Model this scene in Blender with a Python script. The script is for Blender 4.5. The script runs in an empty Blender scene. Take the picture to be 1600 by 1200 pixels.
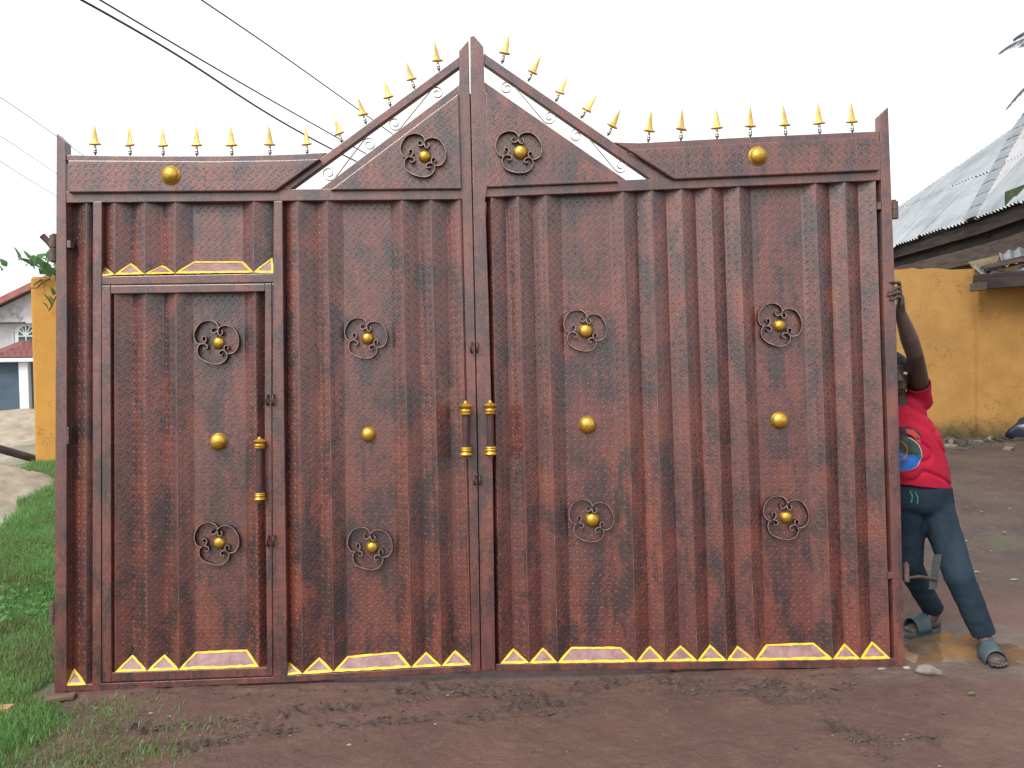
import bpy, bmesh, math, random
import numpy as np
from math import radians, sin, cos, pi, tan, atan2, sqrt
from mathutils import Vector, Matrix
from mathutils.bvhtree import BVHTree

random.seed(7)
RNG = np.random.default_rng(11)
scene = bpy.context.scene
COL = scene.collection

# ------------------------------------------------------------------ camera
F = 1208.0                       # focal length in pixels of the 1600 px wide photograph
CAM = np.array([0.0, -3.75, 1.55])
PITCH, ROLL = radians(-1.9), radians(0.8)
_fw = np.array([0, cos(PITCH), sin(PITCH)])
_up0 = np.array([0, -sin(PITCH), cos(PITCH)])
_r0 = np.array([1.0, 0, 0])
_rt = cos(ROLL) * _r0 - sin(ROLL) * _up0
_up = cos(ROLL) * _up0 + sin(ROLL) * _r0
cam_data = bpy.data.cameras.new('camera')
cam_data.sensor_width = 36.0
cam_data.lens = 36.0 * F / 1600.0
cam_data.clip_start = 0.05
cam_data.clip_end = 3000
cam = bpy.data.objects.new('camera', cam_data)
COL.objects.link(cam)
m = Matrix.Identity(4)
for i in range(3):
    m[i][0], m[i][1], m[i][2], m[i][3] = _rt[i], _up[i], -_fw[i], CAM[i]
cam.matrix_world = m
scene.camera = cam

# ------------------------------------------------------------------ sky, sun, exposure (overcast)
SUN_EL, SUN_AZ = radians(50), radians(218)      # behind the photographer, to the left
world = bpy.data.worlds.new('World')
scene.world = world
world.use_nodes = True
wn, wl = world.node_tree.nodes, world.node_tree.links
wn.clear()
sky = wn.new('ShaderNodeTexSky')
sky.sky_type = 'NISHITA'
sky.sun_disc = False
sky.sun_elevation = SUN_EL
sky.sun_rotation = SUN_AZ
sky.air_density = 1.5
sky.dust_density = 6.0
sky.ozone_density = 1.0
hs = wn.new('ShaderNodeHueSaturation')
hs.inputs['Saturation'].default_value = 0.14
mixw = wn.new('ShaderNodeMix')
mixw.data_type = 'RGBA'
mixw.inputs[0].default_value = 0.62
mixw.inputs[7].default_value = (7.0, 7.25, 7.5, 1)      # even cloud cover
bg = wn.new('ShaderNodeBackground')
bg.inputs['Strength'].default_value = 0.115
wo = wn.new('ShaderNodeOutputWorld')
wl.new(sky.outputs[0], hs.inputs['Color'])
wl.new(hs.outputs[0], mixw.inputs[6])
wl.new(mixw.outputs[2], bg.inputs['Color'])
wl.new(bg.outputs[0], wo.inputs['Surface'])
sun_d = bpy.data.lights.new('sun', 'SUN')
sun_d.energy = 1.5
sun_d.angle = radians(30)
sun_d.color = (1.0, 0.965, 0.92)
sun = bpy.data.objects.new('sun', sun_d)
COL.objects.link(sun)
sdir = Vector((sin(SUN_AZ) * cos(SUN_EL), cos(SUN_AZ) * cos(SUN_EL), sin(SUN_EL)))
sun.rotation_euler = sdir.to_track_quat('Z', 'Y').to_euler()
sun.location = sdir * 30
vs = scene.view_settings
vs.view_transform = 'Standard'
vs.look = 'None'
vs.exposure = 0.95
vs.gamma = 1.0
vs.use_curve_mapping = False
scene.render.engine = 'CYCLES'

# ------------------------------------------------------------------ photo measurement helpers
def ray(px, py):
    return _rt * (px - 800) / F + _up * (600 - py) / F + _fw
def PY(px, py, Y):               # the point at depth Y (world y) seen at that pixel
    d = ray(px, py)
    return CAM + d * (Y - CAM[1]) / d[1]
def PZ(px, py, z):
    d = ray(px, py)
    return CAM + d * (z - CAM[2]) / d[2]
LEAN = radians(3.5)
GV = np.array([0, sin(LEAN), cos(LEAN)])
GN = np.array([0, -cos(LEAN), sin(LEAN)])
def g(px, py, n=0.0):            # gate-plane coordinates (u, v) for a plane n metres in front of the gate
    d = ray(px, py)
    o = CAM - GN * n
    t = -(o @ GN) / (d @ GN)
    q = o + d * t
    return (q[0], q @ GV)
def gl(px, py, n=0.0):           # as a local vertex of the gate
    u, v = g(px, py, n)
    return (u, -n, v)
def gworld(u, n, v):
    return np.array([u, 0, 0]) + GN * n + GV * v

# ------------------------------------------------------------------ noise for geometry
def _hash(ix, iy, s):
    h = (ix * 374761393 + iy * 668265263 + s * 1442695041) & 0xffffffff
    h = ((h ^ (h >> 13)) * 1274126177) & 0xffffffff
    return ((h ^ (h >> 16)) & 0xffff) / 65535.0
def vnoise(x, y, s=0):
    x = np.asarray(x, float); y = np.asarray(y, float)
    ix = np.floor(x).astype(np.int64); iy = np.floor(y).astype(np.int64)
    fx = x - ix; fy = y - iy
    fx = fx * fx * (3 - 2 * fx); fy = fy * fy * (3 - 2 * fy)
    a = _hash(ix, iy, s); b = _hash(ix + 1, iy, s); c = _hash(ix, iy + 1, s); d = _hash(ix + 1, iy + 1, s)
    return (a * (1 - fx) + b * fx) * (1 - fy) + (c * (1 - fx) + d * fx) * fy
def fbm(x, y, o=4, s=0):
    r = 0; a = 0.5; t = 0
    for k in range(o):
        r = r + a * vnoise(x * 2 ** k, y * 2 ** k, s + k); t += a; a *= 0.5
    return r / t
def sstep(a, b, x):
    t = np.clip((np.asarray(x, float) - a) / (b - a), 0, 1)
    return t * t * (3 - 2 * t)

# ------------------------------------------------------------------ object helpers
def link(o, parent=None, loc=None):
    COL.objects.link(o)
    if parent is not None:
        o.parent = parent
    if loc is not None:
        o.location = loc
    return o
def tag(o, label=None, cat=None, group=None, kind=None):
    if label: o['label'] = label
    if cat: o['category'] = cat
    if group: o['group'] = group
    if kind: o['kind'] = kind
    return o
def empty(name, loc=(0, 0, 0), rot=(0, 0, 0), label=None, cat=None, group=None):
    o = bpy.data.objects.new(name, None)
    o.empty_display_size = 0.1
    COL.objects.link(o)
    o.location = loc
    o.rotation_euler = rot
    return tag(o, label, cat, group)
def bevel(o, w, seg=2, ang=30):
    b = o.modifiers.new('bevel', 'BEVEL')
    b.width = w; b.segments = seg; b.limit_method = 'ANGLE'; b.angle_limit = radians(ang)
    b.harden_normals = False
    return o
def smooth(o, ang=None):
    me = o.data
    if ang is None:
        me.polygons.foreach_set('use_smooth', [True] * len(me.polygons))
    else:
        me.shade_smooth() if hasattr(me, 'shade_smooth') else None
        me.set_sharp_from_angle(angle=radians(ang))
    return o
def np_mesh(name, verts, tris, mats, parent=None, loc=None, matidx=None):
    me = bpy.data.meshes.new(name)
    verts = np.asarray(verts, np.float32).reshape(-1, 3); tris = np.asarray(tris, np.int32).reshape(-1, 3)
    me.vertices.add(len(verts)); me.vertices.foreach_set('co', verts.ravel())
    me.loops.add(tris.size); me.loops.foreach_set('vertex_index', tris.ravel())
    me.polygons.add(len(tris))
    me.polygons.foreach_set('loop_start', np.arange(0, tris.size, 3, dtype=np.int32))
    me.polygons.foreach_set('loop_total', np.full(len(tris), 3, np.int32))
    for mt in (mats if isinstance(mats, (list, tuple)) else [mats]):
        me.materials.append(mt)
    if matidx is not None:
        me.polygons.foreach_set('material_index', np.asarray(matidx, np.int32))
    me.update(calc_edges=True); me.validate()
    return link(bpy.data.objects.new(name, me), parent, loc)

class MB:
    """collects faces; build() links them as one mesh object"""
    def __init__(s):
        s.v = []; s.f = []; s.m = []; s.cur = 0
    def add(s, verts, faces):
        b = len(s.v)
        s.v += [tuple(map(float, q)) for q in verts]
        s.f += [tuple(b + i for i in fc) for fc in faces]
        s.m += [s.cur] * len(faces)
        return s
    def box(s, c, size, R=None):
        x, y, z = [k / 2 for k in size]
        pts = [Vector((sx * x, sy * y, sz * z)) for sx in (-1, 1) for sy in (-1, 1) for sz in (-1, 1)]
        if R is not None: pts = [R @ q for q in pts]
        return s.add([q + Vector(c) for q in pts], [(0, 1, 3, 2), (4, 6, 7, 5), (0, 4, 5, 1), (2, 3, 7, 6), (0, 2, 6, 4), (1, 5, 7, 3)])
    def hexa(s, a, b):           # two matching rings of points -> closed prism
        n = len(a)
        return s.add(list(a) + list(b), [tuple(range(n - 1, -1, -1)), tuple(range(n, 2 * n))] +
                     [(i, (i + 1) % n, n + (i + 1) % n, n + i) for i in range(n)])
    def tube(s, pts, r, seg=8, caps=True, flat=None):
        pts = [Vector(q) for q in pts]
        rs = r if isinstance(r, (list, tuple)) else [r] * len(pts)
        rings = []; nrm = None
        for i, q in enumerate(pts):
            t = (pts[min(i + 1, len(pts) - 1)] - pts[max(i - 1, 0)])
            if t.length < 1e-9: t = Vector((0, 0, 1))
            t.normalize()
            if nrm is None:
                nrm = t.orthogonal().normalized()
            else:
                nrm = (nrm - t * nrm.dot(t))
                nrm = nrm.normalized() if nrm.length > 1e-6 else t.orthogonal().normalized()
            bn = t.cross(nrm)
            rings.append([q + nrm * rs[i] * cos(2 * pi * k / seg) + bn * rs[i] * sin(2 * pi * k / seg) for k in range(seg)])
        vs_ = [q for rg in rings for q in rg]
        fc = []
        for i in range(len(rings) - 1):
            for k in range(seg):
                a = i * seg + k; b = i * seg + (k + 1) % seg
                fc.append((a, b, b + seg, a + seg))
        if caps:
            fc.append(tuple(range(seg - 1, -1, -1)))
            fc.append(tuple((len(rings) - 1) * seg + k for k in range(seg)))
        return s.add(vs_, fc)
    def lathe(s, prof, seg=16, c=(0, 0, 0), axis='Z', sy=1.0):
        vs_ = []; fc = []
        for (r, z) in prof:
            for k in range(seg):
                x, y = r * cos(2 * pi * k / seg), r * sin(2 * pi * k / seg) * sy
                q = (x, y, z) if axis == 'Z' else (x, -z, y)
                vs_.append((q[0] + c[0], q[1] + c[1], q[2] + c[2]))
        for i in range(len(prof) - 1):
            for k in range(seg):
                a = i * seg + k; b = i * seg + (k + 1) % seg
                fc.append((a, b, b + seg, a + seg) if axis == 'Z' else (a, b, b + seg, a + seg))
        fc.append(tuple(range(seg - 1, -1, -1)))
        fc.append(tuple((len(prof) - 1) * seg + k for k in range(seg)))
        return s.add(vs_, fc)
    def strip(s, pts, w0, w1, th, edge_mat=0):   # flat bar bent along (x,z) points: depth y from w0 to w1, thickness th
        n = len(pts); vs_ = []
        for i, (x, z) in enumerate(pts):
            a = pts[max(i - 1, 0)]; b = pts[min(i + 1, n - 1)]
            dx, dz = b[0] - a[0], b[1] - a[1]
            l = math.hypot(dx, dz) or 1
            nx, nz = -dz / l * th / 2, dx / l * th / 2
            vs_ += [(x + nx, w0, z + nz), (x + nx, w1, z + nz), (x - nx, w1, z - nz), (x - nx, w0, z - nz)]
        fc = []
        for i in range(n - 1):
            a, b = i * 4, i * 4 + 4
            for k in (0, 2, 3):
                fc.append((a + k, a + (k + 1) % 4, b + (k + 1) % 4, b + k))
        fc += [(3, 2, 1, 0), tuple((n - 1) * 4 + k for k in range(4))]
        base = len(s.v)
        s.add(vs_, fc)
        ed = [(base + i * 4 + 1, base + i * 4 + 2, base + i * 4 + 6, base + i * 4 + 5) for i in range(n - 1)]
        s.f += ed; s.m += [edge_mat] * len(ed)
        return s
    def mesh(s, name, mats):
        me = bpy.data.meshes.new(name)
        me.from_pydata(s.v, [], s.f)
        for mt in (mats if isinstance(mats, (list, tuple)) else [mats]):
            me.materials.append(mt)
        if any(s.m):
            me.polygons.foreach_set('material_index', s.m)
        bm = bmesh.new(); bm.from_mesh(me)
        bmesh.ops.recalc_face_normals(bm, faces=bm.faces)
        bm.to_mesh(me); bm.free()
        me.update()
        return me
    def build(s, name, mats, parent=None, loc=None, sm=None):
        o = link(bpy.data.objects.new(name, s.mesh(name, mats)), parent, loc)
        if sm is not None: smooth(o, sm)
        return o
def inst(name, me, parent=None, loc=(0, 0, 0), rot=(0, 0, 0), sc=(1, 1, 1)):
    o = bpy.data.objects.new(name, me)
    link(o, parent, loc)
    o.rotation_euler = rot; o.scale = sc
    return o

# ------------------------------------------------------------------ materials
def mat(name, color=(0.5, 0.5, 0.5), rough=0.6, metal=0.0, spec=0.5):
    mt = bpy.data.materials.new(name)
    mt.use_nodes = True
    nt = mt.node_tree
    b = nt.nodes['Principled BSDF']
    b.inputs['Base Color'].default_value = (*color, 1)
    b.inputs['Roughness'].default_value = rough
    b.inputs['Metallic'].default_value = metal
    b.inputs['Specular IOR Level'].default_value = spec
    return mt, nt, b
class NT:
    def __init__(s, nt): s.nt = nt; s.co = None
    def n(s, t, **kw):
        k = s.nt.nodes.new(t)
        for a, b in kw.items(): setattr(k, a, b)
        return k
    def l(s, a, b): s.nt.links.new(a, b)
    def coords(s, scale=(1, 1, 1), kind='Object', rot=(0, 0, 0)):
        tc = s.n('ShaderNodeTexCoord'); mp = s.n('ShaderNodeMapping')
        mp.inputs['Scale'].default_value = scale
        mp.inputs['Rotation'].default_value = rot
        s.l(tc.outputs[kind], mp.inputs['Vector'])
        return mp.outputs[0]
    def noise(s, vec, scale, detail=4, rough=0.55, dist=0.0):
        k = s.n('ShaderNodeTexNoise')
        k.inputs['Scale'].default_value = scale; k.inputs['Detail'].default_value = detail
        k.inputs['Roughness'].default_value = rough; k.inputs['Distortion'].default_value = dist
        s.l(vec, k.inputs['Vector'])
        return k.outputs['Fac']
    def ramp(s, fac, stops, interp='LINEAR'):
        k = s.n('ShaderNodeValToRGB')
        k.color_ramp.interpolation = interp
        el = k.color_ramp.elements
        while len(el) < len(stops): el.new(0.5)
        for e, (p, c) in zip(el, stops):
            e.position = p
            e.color = (c, c, c, 1) if not isinstance(c, (tuple, list)) else (*c, 1)
        s.l(fac, k.inputs[0])
        return k.outputs[0]
    def mix(s, fac, a, b, mode='MIX'):
        k = s.n('ShaderNodeMix', data_type='RGBA', blend_type=mode)
        for sock, val in ((0, fac), (6, a), (7, b)):
            if isinstance(val, (int, float)): k.inputs[sock].default_value = val if sock == 0 else (val, val, val, 1)
            elif isinstance(val, (tuple, list)): k.inputs[sock].default_value = (*val, 1)
            else: s.l(val, k.inputs[sock])
        return k.outputs[2]
    def math(s, op, a, b=0.0):
        k = s.n('ShaderNodeMath', operation=op)
        for i, val in enumerate((a, b)):
            if isinstance(val, (int, float)): k.inputs[i].default_value = val
            else: s.l(val, k.inputs[i])
        return k.outputs[0]
    def bump(s, height, bsdf, strength=0.3, dist=0.01):
        k = s.n('ShaderNodeBump')
        k.inputs['Strength'].default_value = strength; k.inputs['Distance'].default_value = dist
        s.l(height, k.inputs['Height']); s.l(k.outputs[0], bsdf.inputs['Normal'])

def noisy(name, c1, c2, scale=6, rough=0.7, bump=0.2, bscale=40, metal=0.0, spec=0.4, stretch=(1, 1, 1), lo=0.35, hi=0.65, rough2=None):
    mt, nt, b = mat(name, c1, rough, metal, spec)
    k = NT(nt)
    v = k.coords(stretch)
    f = k.noise(v, scale, 6, 0.6)
    k.l(k.mix(k.ramp(f, [(lo, 0.0), (hi, 1.0)]), c1, c2), b.inputs['Base Color'])
    if rough2 is not None:
        r = k.noise(v, scale * 1.7, 4, 0.6)
        mr = k.n('ShaderNodeMapRange'); mr.inputs[1].default_value = 0.3; mr.inputs[2].default_value = 0.7
        mr.inputs[3].default_value = rough; mr.inputs[4].default_value = rough2
        k.l(r, mr.inputs[0]); k.l(mr.outputs[0], b.inputs['Roughness'])
    if bump:
        k.bump(k.noise(v, bscale, 5, 0.6), b, bump, 0.01)
    return mt

def paint_material(name, lighten=0.0, hatch=0.0, gloss=1.0):
    mt, nt, b = mat(name, (0.15, 0.05, 0.04), 0.42, 0.0, gloss)
    b.inputs['IOR'].default_value = 1.5
    k = NT(nt)
    vtall = k.coords((1.0, 1.0, 0.42))
    v = k.coords((1, 1, 1))
    base = (0.124 + lighten * .10, 0.0355 + lighten * .05, 0.028 + lighten * .04)
    red = (0.205 + lighten * .10, 0.051 + lighten * .045, 0.031 + lighten * .03)
    dark = (0.023 + lighten * .05, 0.016 + lighten * .03, 0.018 + lighten * .03)
    patch_r = k.ramp(k.noise(vtall, 7.0, 4, 0.55, 0.3), [(0.46, 0.0), (0.66, 1.0)])
    col = k.mix(patch_r, base, red)
    # smoky dark patches, dabbed on with a sponge
    big = k.noise(vtall, 8.5, 4, 0.62, 0.35)
    fine = k.noise(k.coords((1, 1, 0.75)), 60, 7, 0.80, 0.4)
    f = k.math('ADD', k.math('MULTIPLY', big, 0.60), k.math('MULTIPLY', fine, 0.56))
    dk = k.ramp(f, [(0.554, 0.0), (0.655, 0.90)])
    # dry-brushed lighter copper dabs
    cop = k.ramp(k.math('ADD', k.math('MULTIPLY', k.noise(vtall, 12, 4, 0.6), 0.5), k.math('MULTIPLY', k.noise(v, 85, 6, 0.8), 0.5)), [(0.54, 0.0), (0.62, 0.55)])
    col = k.mix(cop, col, (0.240 + lighten * .1, 0.092 + lighten * .05, 0.058 + lighten * .04))
    # long runs and brush marks down the sheet
    st = k.ramp(k.noise(k.coords((26, 26, 0.9)), 2.4, 5, 0.7, 0.2), [(0.50, 0.0), (0.70, 0.55)])
    col = k.mix(st, col, (0.060, 0.020, 0.020))
    col = k.mix(dk, col, dark)
    # stippled speckle
    sp = k.ramp(k.noise(v, 170, 4, 0.7), [(0.38, 0.0), (0.62, 1.0)])
    col = k.mix(k.math('MULTIPLY', sp, 0.46), col, (0.040, 0.018, 0.019))
    if hatch:
        hh = k.noise(k.coords((1, 1, 1.0), rot=(0, radians(38), 0)), 40, 5, 0.7, 1.2)
        h2 = k.ramp(hh, [(0.5, 0.0), (0.66, 1.0)])
        col = k.mix(k.math('MULTIPLY', h2, hatch), col, dark)
    k.l(col, b.inputs['Base Color'])
    r = k.n('ShaderNodeMapRange'); r.inputs[3].default_value = 0.22 + (1 - gloss) * .3; r.inputs[4].default_value = 0.38 + (1 - gloss) * .3
    k.l(k.noise(v, 26, 5, 0.65), r.inputs[0]); k.l(r.outputs[0], b.inputs['Roughness'])
    k.bump(k.math('ADD', k.noise(v, 130, 4, 0.6), k.math('MULTIPLY', k.noise(v, 14, 3, 0.5), 1.5)), b, 0.22, 0.006)
    return mt

M = {}
M['paint'] = paint_material('gate_paint')
M['paint_top'] = paint_material('gate_paint_sponged', 0.26, 0.55)
M['paint_mark'] = paint_material('gate_paint_tread_highlight', 0.42, 0.0, 0.6)  # paler than the sheet: highlight on the raised marks put into the colour
M['paint_bar'] = paint_material('gate_paint_bar', 0.22, 0.35)
M['ridge_highlight'] = noisy('ridge_highlight_paint', (0.30, 0.135, 0.11), (0.15, 0.05, 0.042), 14, 0.45, 0.1, 90, stretch=(1, 1, .5))  # highlight lines of the fold ridges, put into a paler colour
M['facet'] = noisy('pink_foot_plate', (0.29, 0.165, 0.16), (0.17, 0.085, 0.085), 22, 0.5, 0.25, 120)  # mottled pale pink of the foot plates
M['yellow'] = noisy('yellow_paint', (0.74, 0.50, 0.03), (0.56, 0.34, 0.02), 30, 0.45, 0.35, 130)
M['gold'] = noisy('gold_paint', (0.62, 0.37, 0.065), (0.34, 0.17, 0.018), 26, 0.30, 0.25, 90, metal=0.75, rough2=0.45, lo=0.42, hi=0.75)
M['gold_pale'] = noisy('pale_gold_paint', (0.64, 0.44, 0.15), (0.50, 0.31, 0.06), 30, 0.45, 0.3, 60, metal=0.45)
M['steel'] = noisy('bare_steel', (0.42, 0.40, 0.38), (0.12, 0.09, 0.08), 60, 0.35, 0.1, 90, metal=0.9)
M['scroll'] = noisy('scroll_iron_lit_edge', (0.40, 0.28, 0.23), (0.17, 0.10, 0.085), 25, 0.36, 0.1, 120, metal=0.35)  # front edge of the rosette bar: caught light put into the colour
M['scroll_shade_side'] = noisy('scroll_iron_shaded_side', (0.030, 0.017, 0.016), (0.016, 0.011, 0.011), 25, 0.45, 0.1, 120)  # same bar, its sides: shade between the scrolls put into the colour
M['scroll_thin'] = noisy('scroll_primer', (0.42, 0.36, 0.35), (0.22, 0.16, 0.16), 20, 0.45, 0.1, 90, metal=0.4)
M['dark_iron'] = noisy('dark_iron', (0.05, 0.035, 0.035), (0.11, 0.055, 0.045), 30, 0.45, 0.2, 100, metal=0.4)
M['rust'] = noisy('rusty_iron', (0.13, 0.075, 0.055), (0.06, 0.045, 0.045), 20, 0.65, 0.3, 80)

# ------------------------------------------------------------------ ground
RUT = [[(150, 1128), (330, 1118), (470, 1098), (640, 1083), (760, 1072), (850, 1083)],
       [(300, 1150), (420, 1128), (560, 1118), (700, 1110), (860, 1096)],
       [(600, 1068), (760, 1062), (900, 1066), (1080, 1058), (1220, 1075), (1330, 1078)],
       [(780, 1118), (900, 1088), (1010, 1080), (1160, 1083), (1300, 1098)],
       [(770, 1078), (860, 1108), (960, 1090)],
       [(1270, 1115), (1330, 1150), (1390, 1195), (1420, 1230)],
       [(1180, 1070), (1230, 1092), (1290, 1100)],
       [(1340, 1150), (1400, 1165), (1450, 1160)],
       [(60, 1180), (150, 1170), (250, 1150)]]
RUT = [[PZ(a, b, -0.01)[:2] for a, b in r] for r in RUT]
def seg_dist(x, y, a, b):
    dx, dy = b[0] - a[0], b[1] - a[1]
    t = np.clip(((x - a[0]) * dx + (y - a[1]) * dy) / (dx * dx + dy * dy), 0, 1)
    return np.hypot(x - a[0] - t * dx, y - a[1] - t * dy)
PUD = PZ(1495, 1015, 0.0)[:2]
def puddle_field(x, y):
    q = np.hypot((x - PUD[0]) / 0.50, (y - PUD[1]) / 0.26)
    q2 = np.hypot((x - PUD[0] - 0.62) / 0.40, (y - PUD[1] + 0.42) / 0.22)
    return np.minimum(q, q2) + (fbm(x * 6, y * 6, 4, 91) - 0.5) * 1.3
def ground_base(x, y):
    z = 0.016 * x - 0.022 + 0.0 * y
    z = z + 0.048 * (np.maximum(np.asarray(y, float) - 0.55, 0) - np.maximum(np.asarray(y, float) - 13.0, 0))
    far = np.clip(np.abs(np.asarray(x, float)) - 9, 0, 4000)
    return z - np.sign(x) * 0.016 * far
def ground_detail(x, y):
    z = (fbm(x * 0.9, y * 0.9, 3, 3) - 0.5) * 0.05
    near = sstep(6.0, 1.5, np.hypot(x, y + 0.4))
    z = z + (fbm(x * 7, y * 7, 3, 23) - 0.5) * 0.016 + near * (fbm(x * 34, y * 38, 3, 53) - 0.5) * 0.009
    d = np.full(np.shape(x), 9.0)
    for r in RUT:
        for a, b in zip(r[:-1], r[1:]):
            d = np.minimum(d, seg_dist(x, y, a, b))
    d = d + (fbm(x * 9, y * 14, 4, 71) - 0.5) * 0.17
    m_ = np.exp(-(np.maximum(d, 0) / 0.042) ** 2) * sstep(.36, .58, fbm(x * 5, y * 9, 3, 141))
    cl = np.abs(fbm(x * 17, y * 26, 4, 33) - 0.5) * 2
    z = z + m_ * (0.085 * (cl - 0.34))
    # heaped crumbs of mud under the bottom rail
    lip = np.exp(-((y + 0.055) / 0.045) ** 2) * sstep(-2.6, -2.2, x) * sstep(2.0, 1.8, x)
    z = z + lip * (0.030 * (fbm(x * 11, y * 20, 4, 37) - 0.30))
    # yard clods on the right
    yard = sstep(2.2, 3.2, x) * sstep(0.4, 1.5, y)
    z = z + yard * (np.abs(fbm(x * 2.6, y * 2.6, 4, 83) - 0.5) - 0.12) * 0.14
    pf = puddle_field(x, y)
    z = z - 0.030 * sstep(1.25, 0.5, pf)
    return z, m_, pf
def gz(x, y):
    x = np.asarray(x, float); y = np.asarray(y, float)
    return ground_base(x, y) + ground_detail(x, y)[0]
def gz1(x, y): return float(gz(np.array([x]), np.array([y]))[0])

def axis(dense0, dense1, step, lo, hi):
    a = list(np.arange(dense0, dense1, step)); s = step; q = dense1
    while q < hi: a.append(q); s *= 1.22; q += s
    a.append(hi); s = step; q = dense0 - step; pre = []
    while q > lo: pre.append(q); s *= 1.22; q -= s
    pre.append(lo)
    return np.array(pre[::-1] + a)
gx = axis(-2.9, 3.3, 0.0105, -900, 900)
gy = axis(-1.15, 0.75, 0.0105, -300, 1500)
GX, GY = np.meshgrid(gx, gy)
zb = ground_base(GX, GY)
zd, rutm, pfield = ground_detail(GX, GY)
damp = sstep(60, 14, np.hypot(GX, GY))
GZ = zb + zd * damp
nx, ny = len(gx), len(gy)
idx = np.arange(nx * ny).reshape(ny, nx)
a_, b_, c_, d_ = idx[:-1, :-1].ravel(), idx[:-1, 1:].ravel(), idx[1:, 1:].ravel(), idx[1:, :-1].ravel()
tris = np.concatenate([np.stack([a_, b_, c_], 1), np.stack([a_, c_, d_], 1)])
def lawn_mask(x, y):
    edge = -2.25 + 0.30 * sstep(0.0, -0.9, y) + (fbm(x * 3.1, y * 3.1, 3, 15) - 0.5) * 0.55
    return sstep(edge + 0.10, edge - 0.16, x)
def sand_mask(x, y):
    return sstep(-5.35, -5.75, x + (y - 5.0) * 0.55 + (fbm(x * 2, y * 2, 3, 19) - 0.5) * 0.5) * sstep(2.5, 3.4, y)
lawn = lawn_mask(GX, GY)
sandm = sand_mask(GX, GY)
wet = sstep(1.9, 0.9, pfield)
mt, nt, b = mat('mud', (0.13, 0.075, 0.055), 0.6, 0, 0.4)
k = NT(nt)
v = k.coords((1, 1, 1))
def attr(name):
    a = k.n('ShaderNodeAttribute'); a.attribute_name = name
    return a.outputs['Fac']
mud = k.mix(k.ramp(k.noise(v, 1.7, 5, 0.6), [(0.35, 0), (0.66, 1)]), (0.122, 0.066, 0.050), (0.086, 0.047, 0.037))
mud = k.mix(k.math('MULTIPLY', k.ramp(k.noise(v, 9, 6, 0.7), [(0.5, 0), (0.72, 1)]), 0.6), mud, (0.152, 0.092, 0.072))
mud = k.mix(k.math('MULTIPLY', k.ramp(k.noise(v, 60, 4, 0.7), [(0.45, 0), (0.75, 1)]), 0.4), mud, (0.055, 0.036, 0.032))
mud = k.mix(k.math('MULTIPLY', attr('rut'), 0.7), mud, (0.046, 0.028, 0.024))
grit = k.ramp(k.noise(v, 210, 2, 0.5), [(0.70, 0), (0.76, 1)])
mud = k.mix(k.math('MULTIPLY', grit, 0.35), mud, (0.30, 0.24, 0.20))
yard = k.mix(k.ramp(k.noise(v, 2.3, 6, 0.7), [(0.38, 0), (0.62, 1)]), (0.088, 0.058, 0.051), (0.050, 0.036, 0.033))
yard = k.mix(k.math('MULTIPLY', k.ramp(k.noise(v, 24, 4, 0.7), [(0.60, 0), (0.70, 1)]), 0.7), yard, (0.20, 0.175, 0.165))
yard = k.mix(k.math('MULTIPLY', k.ramp(k.noise(v, 1.3, 4, 0.6), [(0.52, 0), (0.66, 1)]), 0.5), yard, (0.07, 0.085, 0.035))
mud = k.mix(attr('yard'), mud, yard)
soil = k.mix(k.noise(v, 5, 4, 0.6), (0.060, 0.100, 0.032), (0.075, 0.080, 0.040))
col = k.mix(attr('lawn'), mud, soil)
sandc = k.mix(k.ramp(k.noise(v, 4, 5, 0.6), [(0.35, 0), (0.7, 1)]), (0.34, 0.285, 0.22), (0.25, 0.20, 0.15))
col = k.mix(attr('sand'), col, sandc)
col = k.mix(attr('wet'), col, k.mix(k.noise(v, 9, 4, 0.6), (0.085, 0.058, 0.046), (0.15, 0.12, 0.11)))
k.l(col, b.inputs['Base Color'])
mr = k.n('ShaderNodeMapRange'); mr.inputs[3].default_value = 0.62; mr.inputs[4].default_value = 0.30
k.l(attr('wet'), mr.inputs[0])
k.l(mr.outputs[0], b.inputs['Roughness'])
k.bump(k.math('ADD', k.noise(v, 45, 6, 0.7), k.math('MULTIPLY', k.noise(v, 160, 3, 0.6), 0.5)), b, 0.85, 0.012)
M['mud'] = mt
ground = np_mesh('ground', np.stack([GX, GY, GZ], -1).reshape(-1, 3), tris, M['mud'])
for nm, arr in (('rut', np.clip(rutm, 0, 1)), ('lawn', lawn), ('sand', sandm), ('wet', wet),
                ('yard', sstep(2.35, 3.0, GX + (fbm(GX * 2, GY * 2, 3, 5) - 0.5) * 1.2) * sstep(0.5, 1.6, GY))):
    at = ground.data.attributes.new(nm, 'FLOAT', 'POINT')
    at.data.foreach_set('value', np.asarray(arr, np.float32).ravel())
smooth(ground)
tag(ground, kind='structure')
ground['label'] = 'brown mud ground with trodden ruts, grass to the left and a puddle'

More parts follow.
